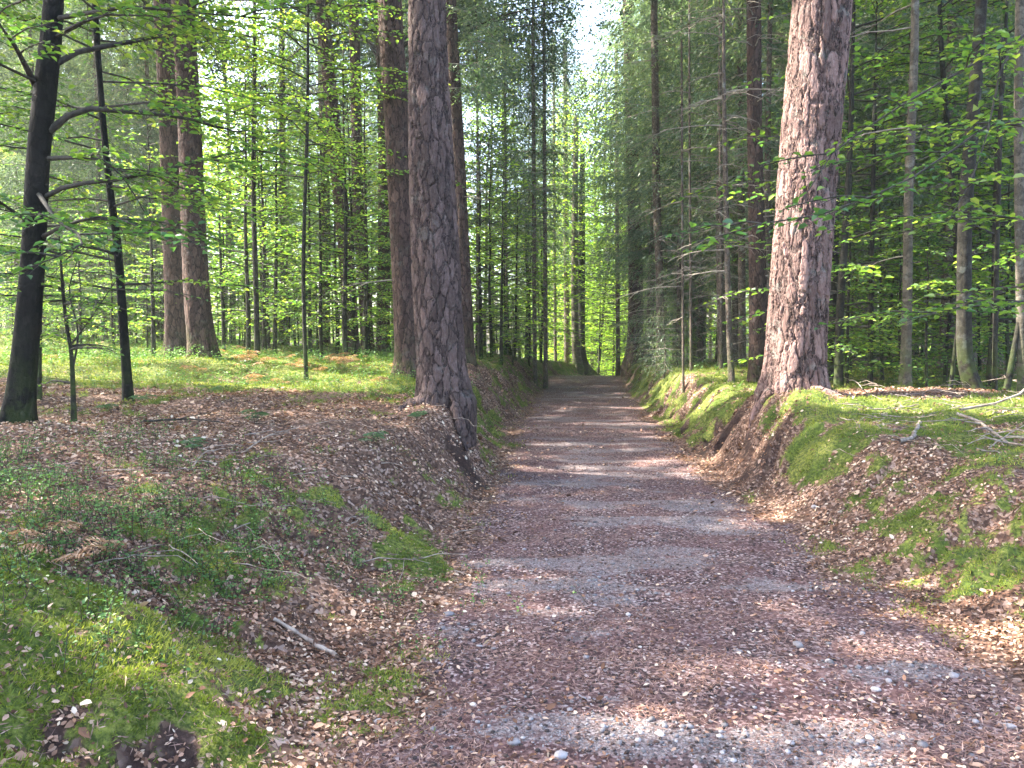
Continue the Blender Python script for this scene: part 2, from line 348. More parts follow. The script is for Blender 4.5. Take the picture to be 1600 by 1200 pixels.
# ---------------------------------------------------------------- ground and path
def ground_mat():
    m, n, out = newmat('forest_floor'); b = NB(n); co = b.coord()
    moss, grav, path = b.attr('moss'), b.attr('gravel'), b.attr('path')
    lv = b.voro(b.coord((1, 1, 1)), 48, 'F1'); sep = b.n('ShaderNodeSeparateColor'); n.links.new(lv[1], sep.inputs[0])
    litter = b.ramp(sep.outputs[0], [(0, (.035, .020, .015)), (.4, (.11, .060, .040)), (.75, (.23, .138, .095)), (1, (.46, .33, .27))])
    big = b.noise(co, 1.7, 5, .6)[0]
    litter = b.mix(b.rng(big, .35, .65), litter, b.mix(.55, litter, (.065, .036, .026)))
    mn = b.noise(co, 38, 5, .7)[0]; mb = b.noise(co, 3.2, 4)[0]
    mossc = b.mix(b.rng(mn, .35, .7), (.035, .055, .010), b.mix(b.rng(mb, .35, .65), (.11, .155, .022), (.27, .28, .06)))
    f = b.rng(b.math('ADD', moss, b.math('ADD', b.math('MULTIPLY', b.math('SUBTRACT', mn, .5), 1.1), b.math('MULTIPLY', b.math('SUBTRACT', b.noise(co, 13, 5, .7)[0], .5), 1.6))), .36, .64)
    col = b.mix(f, litter, mossc)
    pv = b.voro(co, 70, 'F1'); ps = b.n('ShaderNodeSeparateColor'); n.links.new(pv[1], ps.inputs[0])
    soil = b.ramp(ps.outputs[0], [(0, (.018, .012, .013)), (.35, (.055, .031, .031)), (.7, (.16, .098, .093)), (.9, (.30, .22, .21)), (1, (.52, .44, .42))])
    soil = b.mix(b.rng(b.noise(co, 2.2, 4)[0], .38, .62), soil, b.mix(.45, soil, (.14, .068, .062)))
    gv = b.voro(co, 130, 'F1'); gs = b.n('ShaderNodeSeparateColor'); n.links.new(gv[1], gs.inputs[0])
    gr = b.ramp(gs.outputs[0], [(0, (.085, .070, .070)), (.5, (.19, .16, .158)), (1, (.40, .36, .35))])
    pc = b.mix(b.rng(b.math('ADD', grav, b.math('MULTIPLY', b.math('SUBTRACT', b.noise(co, 16, 6, .75)[0], .5), 2.6)), .45, 1.15, 0, .68), soil, gr)
    pf = b.rng(b.math('ADD', path, b.math('MULTIPLY', b.math('SUBTRACT', b.noise(co, 18, 4, .7)[0], .5), .9)), .3, .7)
    col = b.mix(pf, col, pc)
    col = b.mix(b.math('MULTIPLY', b.attr('bare'), .93), col, b.ramp(b.noise(co, 30, 6, .7)[0], [(.35, (.016, .009, .008)), (.6, (.050, .028, .022)), (.8, (.13, .075, .055))]))
    p = b.n('ShaderNodeBsdfPrincipled'); p.inputs['Roughness'].default_value = .9; p.inputs['Specular IOR Level'].default_value = .25
    b.put(p.inputs['Base Color'], col); n.links.new(p.outputs[0], out.inputs[0])
    h = b.math('ADD', b.math('MULTIPLY', sep.outputs[1], .3), b.math('MULTIPLY', mn, .8)); h = b.math('ADD', h, b.math('MULTIPLY', gs.outputs[1], .25))
    bp = b.n('ShaderNodeBump'); bp.inputs['Distance'].default_value = .02; bp.inputs['Strength'].default_value = .8; n.links.new(h, bp.inputs['Height']); n.links.new(bp.outputs[0], p.inputs['Normal'])
    return m
G_MAT = ground_mat()
ys = [-3.0]
while ys[-1] < 220: ys.append(ys[-1] + max(.03, .0042 * abs(ys[-1] + 0) + (.12 if ys[-1] < 1 else 0)))
ys = np.array(ys)
u_in = np.linspace(0, 1, 90)                              # across the path
side = [.0]
while side[-1] < 200: side.append(side[-1] + (.032 if side[-1] < 5 else .032 + (side[-1] - 5) * .06))
side = np.array(side[1:])
nl, npth = len(side), len(u_in); NX = 2 * nl + npth
X = np.zeros((len(ys), NX)); Y = np.repeat(ys[:, None], NX, 1)
X[:, :nl] = xl(ys)[:, None] - side[::-1][None]; X[:, nl:nl + npth] = xl(ys)[:, None] * (1 - u_in) + xr(ys)[:, None] * u_in; X[:, nl + npth:] = xr(ys)[:, None] + side[None]
Z = ground_z(X, Y); mo, gr_, pa = masks(X, Y); ba = bare(X, Y)
Z = Z + mo * (.035 * fbm(X, Y, .09, 301, 2) + .08 * (fbm(X, Y, .30, 305, 3) - .5))
Vg = np.stack([X, Y, Z], -1).reshape(-1, 3)
i0 = (np.arange(len(ys) - 1)[:, None] * NX + np.arange(NX - 1)[None])
Q = np.stack([i0, i0 + 1, i0 + 1 + NX, i0 + NX], -1)
on = np.zeros(NX - 1, bool); on[nl:nl + npth - 1] = True
def sheet(name, sel):
    F = Q[:, sel].reshape(-1, 4); used = np.unique(F); re = np.zeros(len(Vg), int); re[used] = np.arange(len(used))
    o = build(name, [(Vg[used], [re[F]], 0)], [G_MAT], None, True, {'moss': mo.ravel()[used], 'gravel': gr_.ravel()[used], 'path': pa.ravel()[used], 'bare': ba.ravel()[used]})
    return tag(o, kind='structure')
tag(sheet('ground', ~on), 'forest floor of brown litter and moss rising to both sides', 'ground')
tag(sheet('path', on), 'straight gravel forest path strewn with brown needles', 'path')

# ---------------------------------------------------------------- ground cover
rg = np.random.default_rng(7)
def scatter(n, ymax, ymin=1.6, pw=1.0, xlim=None):
    """random ground points inside the view, denser towards the camera"""
    t = rg.random(n); y = ymin * (ymax / ymin) ** (t ** pw)
    hx = .72 * y + .3; x = (rg.random(n) * 2 - 1) * hx
    return x, y
def on_ground(x, y, lift=0.0):
    m = masks(x, y)[0]
    return np.stack([x, y, ground_z(x, y) + m * (.035 * fbm(x, y, .09, 301, 2) + .08 * (fbm(x, y, .30, 305, 3) - .5)) + lift], -1)
def gnormal(x, y):
    e = .05; z = ground_z(x, y, False); nx = (ground_z(x + e, y, False) - z) / e; ny = (ground_z(x, y + e, False) - z) / e
    return nrm(np.stack([-nx, -ny, np.ones_like(x)], -1))
def flat_dirs(N, n):
    a = rg.random(n) * 2 * np.pi; D = np.stack([np.cos(a), np.sin(a), 0 * a], -1); D = D - N * (D * N).sum(-1, keepdims=True); return nrm(D)
# dry leaves
x, y = scatter(280000, 34); mo_, g_, p_ = masks(x, y)
clump = fbm(x, y, .6, 401, 4); keep = rg.random(len(x)) < (1 - .6 * bare(x, y)) * np.clip((1 - p_) * (1 - .94 * mo_) * sst(.22, .50, clump) * 1.1 + p_ * .05 * (1 - g_) + .02, 0, 1)
x, y, p_ = x[keep], y[keep], p_[keep]; n = len(x); N0 = gnormal(x, y); N = nrm(N0 + rg.normal(0, .38, (n, 3))); D = flat_dirs(N, n)
sz = rg.uniform(.012, .030, n) * (1 + .7 * sst(4, 11, y)) * np.where(rg.random(n) < .10, rg.uniform(1.3, 1.9, n), 1); v = np.clip(rg.beta(1.7, 1.9, n) + (fbm(x, y, 1.5, 402) - .5) * .5 + np.where(rg.random(n) < .03, .35, 0), 0, 1)
parts = [leaf6(on_ground(x, y, .005) + N0 * rg.uniform(0, .012, n)[:, None], D, N, sz, sz * rg.uniform(.45, .7, n), v, rg.uniform(-.35, .35))]
tag(build('fallen_leaves', [(parts[0][0], parts[0][1], 0, parts[0][2])], [LITTER]), 'brown and pale dry beech leaves littering the floor', 'leaves', kind='stuff')
# fallen pine needles and bark crumbs on path and banks
x, y = scatter(260000, 16, 1.6); mo_, g_, p_ = masks(x, y)
keep = rg.random(len(x)) < np.clip(p_ * (1 - .6 * g_) * sst(.33, .6, fbm(x, y, .35, 411, 4)) * 1.15 + p_ * .10 + (1 - p_) * .16, 0, 1)
x, y = x[keep], y[keep]; n = len(x); N0 = gnormal(x, y); N = nrm(N0 + rg.normal(0, .2, (n, 3))); D = flat_dirs(N, n)
L = rg.uniform(.02, .06, n); Vn = leaf4(on_ground(x, y, .006), D, N, L, rg.uniform(.0018, .0042, n), np.clip(rg.beta(2, 2, n), 0, 1))
tag(build('fallen_pine_needles', [(Vn[0], Vn[1], 0, Vn[2])], [NEEDLE]), 'reddish brown pine needles strewn over the path', 'needles', kind='stuff')
# gravel
ico = np.array([(0, 0, -1), (.72, -.53, -.45), (-.28, -.85, -.45), (-.89, 0, -.45), (-.28, .85, -.45), (.72, .53, -.45), (.28, -.85, .45), (-.72, -.53, .45), (-.72, .53, .45), (.28, .85, .45), (.89, 0, .45), (0, 0, 1)])
icf = np.array([(0, 1, 2), (1, 0, 5), (0, 2, 3), (0, 3, 4), (0, 4, 5), (1, 5, 10), (2, 1, 6), (3, 2, 7), (4, 3, 8), (5, 4, 9), (1, 10, 6), (2, 6, 7), (3, 7, 8), (4, 8, 9), (5, 9, 10), (6, 10, 11), (7, 6, 11), (8, 7, 11), (9, 8, 11), (10, 9, 11)])
def pebbles(x, y, s, v, lift=.25):
    n = len(x); sc = s[:, None] * rg.uniform(.6, 1.25, (n, 3)) * np.array([1, 1, .55]); a = rg.random(n) * 6.28
    P = ico[None] * (1 + rg.normal(0, .12, (n, 12, 1))) * sc[:, None]
    c, q = np.cos(a)[:, None], np.sin(a)[:, None]
    P = np.stack([P[..., 0] * c - P[..., 1] * q, P[..., 0] * q + P[..., 1] * c, P[..., 2]], -1) + (on_ground(x, y) + np.stack([0 * s, 0 * s, s * lift], -1))[:, None]
    return P.reshape(-1, 3), [(np.arange(n)[:, None, None] * 12 + icf[None]).reshape(-1, 3)], np.repeat(v, 12)
x, y = scatter(90000, 13, 1.7); mo_, g_, p_ = masks(x, y)
keep = rg.random(len(x)) < np.clip(g_ * .75 + p_ * .07, 0, 1); x, y = x[keep], y[keep]; n = len(x)
s = .0028 * (rg.pareto(2.6, n) + 1) * 1.2; s = np.clip(s, .002, .018)
Vn = pebbles(x, y, s, np.clip(rg.beta(2, 2.2, n), 0, 1))
tag(build('gravel', [(Vn[0], Vn[1], 0, Vn[2])], [STONE], None, True), 'small grey gravel showing in patches along the path', 'gravel', kind='stuff')
x, y = scatter(22000, 20, 1.8); mo_, g_, p_ = masks(x, y); keep = (rg.random(len(x)) < p_ * .6 + .1); x, y = x[keep], y[keep]
Vn = pebbles(x, y, rg.uniform(.003, .011, len(x)), rg.random(len(x)), .4)
tag(build('bark_crumbs', [(Vn[0], Vn[1], 0, Vn[2])], [CONE]), 'dark crumbs of bark and earth scattered about', 'bark crumbs', kind='stuff')
# moss: short shoots
x, y = scatter(900000, 30, 1.5, 1.15); mo_, g_, p_ = masks(x, y)
keep = rg.random(len(x)) < mo_ * sst(32, 18, y) * (.35 + .65 * sst(.35, .6, fbm(x, y, .12, 421, 3))); x, y = x[keep], y[keep]; n = len(x)
N0 = gnormal(x, y); D = nrm(N0 + rg.normal(0, .55, (n, 3))); L = rg.uniform(.012, .030, n) * np.clip(y / 4, 1, 4) ** .6; tw = nrm(rg.normal(0, 1, (n, 3)))
var = np.clip(.45 + (fbm(x, y, .5, 422) - .5) * 1.6 + rg.normal(0, .16, n), 0, 1)
Vn = leaf4(on_ground(x, y, .004), D, np.cross(D, tw), L, L * rg.uniform(.12, .24, n), var)
tag(build('moss', [(Vn[0], Vn[1], 0, Vn[2])], [MOSS]), 'cushions of green moss on both banks', 'moss', kind='stuff')
# low herbs and bilberry: stems with small round leaves
def herbs(name, cx, cy, n, hmin, hmax, leaf, mat, label, nl_=12, dens=None):
    P, D, N, L, V, W_ = [], [], [], [], [], []
    x, y = cx, cy; keep = np.arange(len(x)); z = ground_z(x, y)
    k = len(x); h = rg.uniform(hmin, hmax, k) * (1 + .9 * sst(9, 14, y)); lean = rg.normal(0, .3, (k, 2))
    for j in range(nl_):
        t = (j + rg.random(k)) / nl_; t = .2 + .8 * t
        a = rg.random(k) * 6.28; q = rg.uniform(.0, .4, k) * h
        p = np.stack([x + lean[:, 0] * h * t + np.cos(a) * q * t, y + lean[:, 1] * h * t + np.sin(a) * q * t, z + h * t], -1)
        d = np.stack([np.cos(a), np.sin(a), rg.normal(.1, .35, k)], -1)
        P.append(p); D.append(d); N.append(nrm(np.stack([rg.normal(0, .35, k), rg.normal(0, .35, k), np.ones(k)], -1)))
        L.append(leaf * rg.uniform(.6, 1.3, k) * np.clip(y / 6, 1, 2.6)); V.append(np.clip(rg.normal(.45, .22, k) + (fbm(x, y, .7, 433) - .5), 0, 1))
    P, D, N, L, V = (np.concatenate(a) for a in (P, D, N, L, V))
    Vl = leaf6(P, D, N, L, L * .72, V, .06)
    st = [(np.stack([[x[i], y[i], z[i]], [x[i] + lean[i, 0] * h[i] * .5, y[i] + lean[i, 1] * h[i] * .5, z[i] + h[i] * .5], [x[i] + lean[i, 0] * h[i], y[i] + lean[i, 1] * h[i], z[i] + h[i]]]), np.array([.002, .0016, .001])) for i in range(k) if y[i] < 12]
    Vt = tubes(st, 3)
    return tag(build(name, [(Vl[0], Vl[1], 0, Vl[2]), (Vt[0], Vt[1], 1)], [mat, TWIG_DARK]), label, 'ground plants', kind='stuff')
x, y = scatter(26000, 30, 2.2)
w = np.exp(-(((x + 2.6) / 1.5) ** 2 + ((y - 4.4) / 1.0) ** 2) ** 1.3) * 1.0 * sst(.62, .42, fbm(x, y, .5, 441, 3) * .9) * 1.6 + .16 * sst(.52, .66, fbm(x, y, .9, 442, 4)) * sst(.4, 1, xl(y) - x)
w = w + .5 * sst(9.8, 11.2, y) * sst(.6, 1.4, xl(y) - x) * (.4 + fbm(x, y, 1.1, 443)) + .22 * sst(11, 14, y) * sst(.8, 1.6, x - xr(y)) * fbm(x, y, 1.1, 444)
w = w + .10 * sst(.6, .72, fbm(x, y, .4, 445, 3)) * sst(.3, .6, x - xr(y))
keep = rg.random(len(x)) < w; x, y = x[keep], y[keep]
herbs('bilberry_undergrowth', x, y, len(x), .05, .17, .016, HERB, 'low green bilberry plants spreading over the left slope')
print('herbs', len(x))

# ---------------------------------------------------------------- trees: builders
def stem_mesh(P, Rad, dz, sides, flare=.35, ftall=.28, lob=5, seed=0):
    """trunk surface; P k*3 local points from the base up, Rad radii"""
    P = np.asarray(P, float); L = np.linalg.norm(np.diff(P, axis=0), axis=1).sum(); s = [0.0]
    while s[-1] < L: s.append(s[-1] + (dz if s[-1] < 8 else .25))
    s = np.array(s); s = s[s <= L]; Q = resample(np.c_[P, Rad], 200); sq = np.linspace(0, L, 200)
    c = np.stack([np.interp(s, sq, Q[:, k]) for k in range(3)], 1); r = np.interp(s, sq, Q[:, 3])
    c = np.vstack([c[0] - [0, 0, .5], c[0] - [0, 0, .25], c]); s = np.r_[-.5, -.25, s]; r = np.r_[r[0], r[0], r]
    th = np.arange(sides) / sides * 2 * np.pi; ph = seed * 1.7
    fl = flare * np.exp(-np.clip(s, 0, None) / ftall)[:, None] * (1 + .55 * np.cos(lob * th + ph)[None] + .3 * np.cos((lob - 2) * th + ph * 2)[None])
    wav = .025 * np.sin(3 * th + s[:, None] * .8 + ph) + .02 * np.sin(5 * th - s[:, None] * 1.3)
    rr = r[:, None] * (1 + fl + wav)
    V = np.stack([c[:, :1] + rr * np.cos(th), c[:, 1:2] + rr * np.sin(th), np.repeat(c[:, 2:], sides, 1)], -1).reshape(-1, 3)
    k = len(s); i = (np.arange(k - 1) * sides)[:, None]; a = np.arange(sides); b = (a + 1) % sides
    F = np.stack([i + a, i + b, i + b + sides, i + a + sides], -1).reshape(-1, 4)
    return V, [F]
def photo_stem(pts, d, H, rtop=.45):
    """pts [(px,py,width px)...] base first, all at distance d; extended upwards to height H. -> base world point, local pts, radii"""
    W_ = np.array([pix(a, b, d) for a, b, _ in pts]); r = np.array([w * d / F_PX / 2 for _, _, w in pts])
    base = W_[0].copy(); base[2] = gz(base[0], base[1]); W_[0] = base
    Lc = W_ - base; top = Lc[-1]
    if top[2] < H:
        dirv = nrm(Lc[-1] - Lc[max(0, len(Lc) - 2)]); dirv = nrm(dirv * .7 + np.array([0, 0, 1.]) * .6); n = 4
        for k in range(1, n + 1):
            Lc = np.vstack([Lc, top + dirv * (H - top[2]) * k / n]); r = np.r_[r, r[len(pts) - 1] * (1 - (1 - rtop) * k / n)]
    return base, Lc, r
class Crown:
    """collects wood polylines and leaves"""
    def __init__(s, seed): s.r = np.random.default_rng(seed); s.w = []; s.P = []; s.D = []; s.N = []; s.L = []; s.V = []
    def wire(s, pts, r0, r1, n=6):
        Q = resample(pts, n); s.w.append((Q, np.linspace(r0, r1, n))); return Q
    def leaves(s, P, D, N, L, V): s.P.append(P); s.D.append(D); s.N.append(N); s.L.append(L); s.V.append(V)
    def spray(s, Q, tl=.5, step=.10, leaf=.065, ls=.035, start=.12, vb=.5, vs=.18, up=np.array([0, 0, 1.]), r=.003, flat=.28):
        """flat beech spray along polyline Q: side twigs alternating, leaves along each"""
        Lt = np.linalg.norm(np.diff(Q, axis=0), axis=1).sum(); n = max(2, int(Lt / step)); S = resample(Q, n + 1); T = nrm(np.gradient(S, axis=0))
        sd = 1
        for i in range(n + 1):
            t = i / n
            if t < start: continue
            sd = -sd; ln = tl * (1 - .75 * t ** 1.5) * s.r.uniform(.6, 1.15) * (.55 + .45 * min(1, (t - start) * 6)); lat = nrm(np.cross(T[i], up)) * sd
            d = nrm(T[i] * .75 + lat * .9 + up * s.r.normal(-.04, .12)) if i < n else T[i]
            k = max(2, int(ln / ls)); tt = np.linspace(0, 1, k)[:, None]
            q = S[i] + d * ln * tt + up * (-.16 * ln * tt ** 2) + nrm(T[i]) * (.10 * ln * tt ** 2)
            if r: s.w.append((q[[0, k // 2, -1]], np.array([r, r * .7, r * .4])))
            side = nrm(np.cross(d, up)); a = np.where(np.arange(k) % 2 == 0, 1, -1)[:, None]
            D = nrm(d * .65 + side * a * .8 + s.r.normal(0, .2, (k, 3))); N = nrm(up + s.r.normal(0, flat, (k, 3)))
            s.leaves(q, D, N, leaf * s.r.uniform(.65, 1.2, k), np.clip(s.r.normal(vb, vs, k), 0, 1))
    def out(s, name, parent, leafmat, twigmat, wide=.62, sides=4, simple=False):
        parts = []
        if s.w: V, F = tubes(s.w, sides); parts.append((V, F, 1))
        if s.P:
            P, D, N, L, V_ = (np.concatenate(a) for a in (s.P, s.D, s.N, s.L, s.V))
            g = leaf4(P, D, N, L, L * wide, V_) if simple else leaf6(P, D, N, L, L * wide, V_)
            parts.append((g[0], g[1], 0, g[2]))
        return build(name, parts, [leafmat, twigmat], parent)
def limb(rr, p0, az, ln, rise, droop, n=6, wig=.06):
    t = np.linspace(0, 1, n); d = np.array([math.cos(az), math.sin(az), 0]); q = p0 + np.outer(t, d) * ln
    q[:, 2] += ln * (rise * t - droop * t ** 2); q[1:] += rr.normal(0, wig * ln / n, (n - 1, 3)); return q

def young_beech(name, H, r0, nb, bl, leaf, seed, h0=.3, tstep=.12, ls=.045, simple=False, mat=None, rmat=None, vb=.55, tl=.45):
    rr = np.random.default_rng(seed); root = empty(name, (0, 0, 0)); n = 7
    P = np.c_[np.cumsum(rr.normal(0, .03 * H / 6, n)), np.cumsum(rr.normal(0, .03 * H / 6, n)), np.linspace(0, H, n)]; P[0, :2] = 0
    V, F = stem_mesh(P, np.linspace(r0, r0 * .15, n), .12, 10, .3, .12, 4, seed); build('trunk', [(V, F, 0)], [rmat or B_BEECH], root, True)
    c = Crown(seed + 1)
    for i in range(nb):
        t = i / (nb - 1); h = H * (h0 + (1 - h0) * t); az = i * 2.4 + rr.uniform(-.5, .5); ln = bl * (1 - .72 * t ** 1.6) * rr.uniform(.65, 1.15)
        p0 = np.array([np.interp(h, P[:, 2], P[:, k]) for k in range(3)]); q = limb(rr, p0, az, ln, .22 + .35 * t, .30)
        c.w.append((q, np.linspace(r0 * .28, .003, 6))); c.spray(q, tl * min(1, ln), tstep, leaf, ls, .15, vb, .2, r=.0025 if not simple else 0)
    c.out('crown', root, mat or BEECH, TWIG_DARK, simple=simple, sides=3); return root
def spruce(name, H, r0, live, seed, bl=1.9, whorl=.42, dead=True, needle=.10, dense=9, vb=.4, rmat=None):
    rr = np.random.default_rng(seed); root = empty(name, (0, 0, 0)); n = 6
    P = np.c_[np.cumsum(rr.normal(0, .03, n)), np.cumsum(rr.normal(0, .03, n)), np.linspace(0, H, n)]; P[0, :2] = 0
    V, F = stem_mesh(P, np.linspace(r0, r0 * .12, n), .3, 12, .35, .15, 5, seed); build('trunk', [(V, F, 0)], [rmat or B_SPRUCE], root, True)
    if dead:
        c = Crown(seed + 5); h = .8
        while h < min(live + 2.5, H):
            for k in range(rr.integers(1, 4)):
                az = rr.random() * 6.28; ln = bl * rr.uniform(.25, .85); q = limb(rr, np.array([np.interp(h, P[:, 2], P[:, j]) for j in range(3)]), az, ln, -.05, .18, 5)
                c.w.append((q, np.linspace(.010, .003, 5)))
                for j in range(rr.integers(3, 7)):
                    t = rr.uniform(.25, .95); p = q[0] + (q[-1] - q[0]) * t; p[2] = np.interp(t, np.linspace(0, 1, 5), q[:, 2]); a2 = az + rr.choice([-1, 1]) * rr.uniform(.5, 1.1)
                    c.w.append((limb(rr, p, a2, ln * rr.uniform(.15, .4), rr.uniform(-.5, .1), .2, 4, .1), np.linspace(.004, .0018, 4)))
            h += whorl * rr.uniform(.35, .8)
        c.out('dead_branches', root, SPRUCE, TWIG_GREY, sides=3)
    c = Crown(seed + 9); h = live
    while h < H - .3:
        t = (h - live) / (H - live); nb = 5 if t < .8 else 4; a0 = rr.random() * 6.28
        for k in range(nb):
            if rr.random() < .28 and h > live + 1: continue
            bv = rr.normal(0, .22)
            az = a0 + k * 6.28 / nb + rr.uniform(-.25, .25); ln = bl * (1 - t) ** .8 * rr.uniform(.7, 1.15) * min(1, .55 + t * 3) + .15
            p0 = np.array([np.interp(h, P[:, 2], P[:, j]) for j in range(3)]); q = limb(rr, p0, az, ln, -.15 + .5 * t, .25 - .2 * t, 6, .04)
            if t < .5: q[:, 2] += ln * .22 * np.linspace(0, 1, 6) ** 3
            c.w.append((q[[0, 2, 3, 5]], np.linspace(.014, .003, 4)))
            m = max(4, int(ln / .15)); S = resample(q, m); d = np.array([math.cos(az), math.sin(az), 0]); lat = np.array([-d[1], d[0], 0])
            K = dense; tt = np.linspace(.0, 1, K)
            for sgn in (1, -1):
                tl = (.20 + .22 * ln * (1 - np.linspace(.1, 1, m) * .7)) * rr.uniform(.6, 1.6, m)          # length of hanging twigs
                Tw = nrm(d * .55 + lat * sgn * .75 + np.array([0, 0, -1.]) * rr.uniform(.15, 1.15, (m, 1)))
                q3 = S[:, None] + Tw[:, None] * (tl[:, None] * tt)[:, :, None]; q3[..., 2] -= .35 * tl[:, None] * tt ** 2
                q3 = q3.reshape(-1, 3); kk = len(q3); al = np.where(np.arange(kk) % 2 == 0, 1., -1.)[:, None]
                TD = np.repeat(Tw, K, 0); sdv = nrm(np.cross(TD, np.array([0, 0, 1.])))
                c.leaves(q3, nrm(TD * .8 + sdv * al * .45 + rr.normal(0, .2, (kk, 3))), nrm(np.array([0, 0, 1.]) + rr.normal(0, .5, (kk, 3))), needle * rr.uniform(.7, 1.25, kk), np.clip(rr.normal(vb, .12, kk) + bv + .35 * (np.tile(tt, m) > .85), 0, 1))
        h += whorl * rr.uniform(.8, 1.2) * (1 - .45 * t)
    c.out('crown', root, SPRUCE, TWIG_GREY, wide=.30, sides=3, simple=True); return root

# crowns added for shade, mostly out of view: leaf clumps pruned to leave sun patches
CL = []
rc = np.random.default_rng(99)
nC = 7500
gx = rc.uniform(-11, 15, nC); gy = rc.uniform(-3, 36, nC); hz = rc.uniform(12.5, 21, nC)
CC = np.stack([gx, gy, np.zeros(nC)], -1) + SUN[None] * ((hz - .5) / SUN[2])[:, None]; CC[:, 2] = hz
kp = rc.random(nC) > sst(.25, .7, lit(gx, gy))
CC = CC[kp]
def clumps(C0, rr, n=13, rad=.55, s0=.22, s1=.42):
    """leafy sprays round the clump centres; a spray whose shadow would fall where the floor is sunlit is left out"""
    m = len(C0); P = (C0[:, None] + rr.normal(0, rad * .55, (m, n, 3))).reshape(-1, 3); D = nrm(rr.normal(0, 1, P.shape) * np.array([1, 1, .45])); N = nrm(rr.normal(0, .7, P.shape) + np.array([0, 0, .8]))
    L = rr.uniform(s0, s1, len(P)); ctr = P + D * L[:, None] * .5
    k = (ctr[:, 2] - .6) / SUN[2]; G = ctr - SUN * k[:, None]
    keep = rr.random(len(P)) > np.clip(lit(G[:, 0], G[:, 1]) * 1.35, 0, 1)
    P, D, N, L = P[keep], D[keep], N[keep], L[keep]
    see = (P[:, 1] > 4) & (np.abs(P[:, 0]) < .72 * P[:, 1] + 1) & (P[:, 2] < 3.2 + .47 * P[:, 1]); m = 9; q = int(see.sum())
    if q:
        p2 = np.repeat(P[see] + D[see] * L[see][:, None] * .5, m, 0) + rr.normal(0, .14, (q * m, 3)); d2 = nrm(np.repeat(D[see], m, 0) + rr.normal(0, .5, (q * m, 3)))
        P = np.r_[P[~see], p2]; D = np.r_[D[~see], d2]; N = np.r_[N[~see], nrm(np.repeat(N[see], m, 0) + rr.normal(0, .4, (q * m, 3)))]; L = np.r_[L[~see], np.repeat(L[see], m) * rr.uniform(.25, .42, q * m)]
    return P, D, N, L

def big_pine(name, pts, d, H, mat, label, group=None, dz=.012, sides=220, crown_at=None, flare=.3, ftall=.28, lob=5, stubs=0, seed=1, cat='tree', kind_crown=True):
    base, P, r = photo_stem(pts, d, H); root = empty(name, base, label, cat, group)
    V, F = stem_mesh(P, r, dz, sides, flare, ftall, lob, seed); build('trunk', [(V, F, 0)], [mat], root, True)
    if stubs:
        rr = np.random.default_rng(seed + 50)
        for i in range(stubs):
            c = Crown(seed); h = rr.uniform(1.5, min(H, 11)); p0 = np.array([np.interp(h, P[:, 2], P[:, j]) for j in range(3)]); az = rr.random() * 6.28; ln = rr.uniform(.3, 1.5)
            q = limb(rr, p0, az, ln, .05, .2, 5); c.w.append((q, np.linspace(.014, .003, 5)))
            for j in range(4): c.w.append((limb(rr, q[2 + j % 3], az + rr.choice([-1, 1]) * .9, ln * .4, -.1, .3, 4, .1), np.linspace(.005, .002, 4)))
            c.out('dead_branch', root, SPRUCE, TWIG_GREY, sides=4)
    ALLP.append((root, base, P)); print('%-14s row %.0f want %.0f  dia %.2f' % (name, row(base[0], base[1]), pts[0][1], r[0] * 2)); return root
ALLP = []
# ---------------------------------------------------------------- the trunks of the photograph
T6 = big_pine('pine_tree', [(697, 655, 84), (690, 560, 73), (682, 400, 72), (672, 200, 64), (666, 0, 54)], 9.0, 21, B_PINE, 'thick dark plated pine standing at the left edge of the path', dz=.011, sides=230, flare=.13, seed=2)
T9 = big_pine('pine_tree', [(1243, 618, 92), (1246, 520, 85), (1258, 320, 83), (1270, 160, 83), (1284, 0, 82)], 9.2, 22, B_PINE2, 'massive rosy barked pine with sunlit left side on the right bank', dz=.011, sides=250, flare=.14, ftall=.2, seed=3)
T5 = big_pine('pine_tree', [(641, 583, 45), (636, 480, 42), (627, 300, 39), (618, 150, 37), (609, 0, 36)], 13, 20, B_PINE3, 'slimmer pine with a bright sunlit left edge just behind the thick pine', dz=.02, sides=130, seed=4, stubs=7)
big_pine('pine_tree', [(278, 566, 33), (274, 400, 33), (266, 200, 32), (258, 0, 31)], 16.5, 20, B_PINE3, 'left hand pine of the close pair standing in the sunlit moss', dz=.025, sides=110, seed=5, stubs=6)
big_pine('pine_tree', [(319, 584, 40), (307, 450, 37), (296, 200, 33), (286, 0, 31)], 14.2, 20, B_PINE3, 'right hand reddish brown pine of the close pair with flared foot', dz=.025, sides=110, seed=6, flare=.28)
big_pine('pine_tree', [(549, 545, 25), (541, 400, 23), (530, 290, 22), (512, 100, 20), (503, 0, 18)], 23, 19, B_PINE3, 'dark pine leaning left among the beech saplings left of centre', dz=.05, sides=60, seed=7, stubs=5)
big_pine('pine_tree', [(575, 548, 20), (566, 400, 18), (560, 330, 17), (553, 0, 15)], 26, 19, B_PINE3, 'thin dark pine close behind the leaning one', dz=.06, sides=50, seed=8, stubs=5)
big_pine('pine_tree', [(730, 560, 24), (722, 400, 24), (712, 200, 22), (702, 0, 20)], 16, 19, B_PINE3, 'dark trunk half hidden behind the right side of the thick pine', dz=.04, sides=60, seed=9, stubs=8)
big_pine('pine_tree', [(994, 560, 26), (993, 450, 22), (990, 300, 19), (985, 150, 18), (982, 0, 17)], 33.5, 21, B_PINE3, 'pine with pale lit foot where the right bank meets the far end of the path', dz=.06, sides=60, seed=10, stubs=9, flare=.5, ftall=.5)
big_pine('spruce_tree', [(1186, 572, 27), (1184, 450, 26), (1180, 250, 22), (1178, 0, 20)], 14, 20, B_PINE3, 'straight grey brown spruce trunk left of the massive pine', dz=.03, sides=80, seed=11, stubs=26)
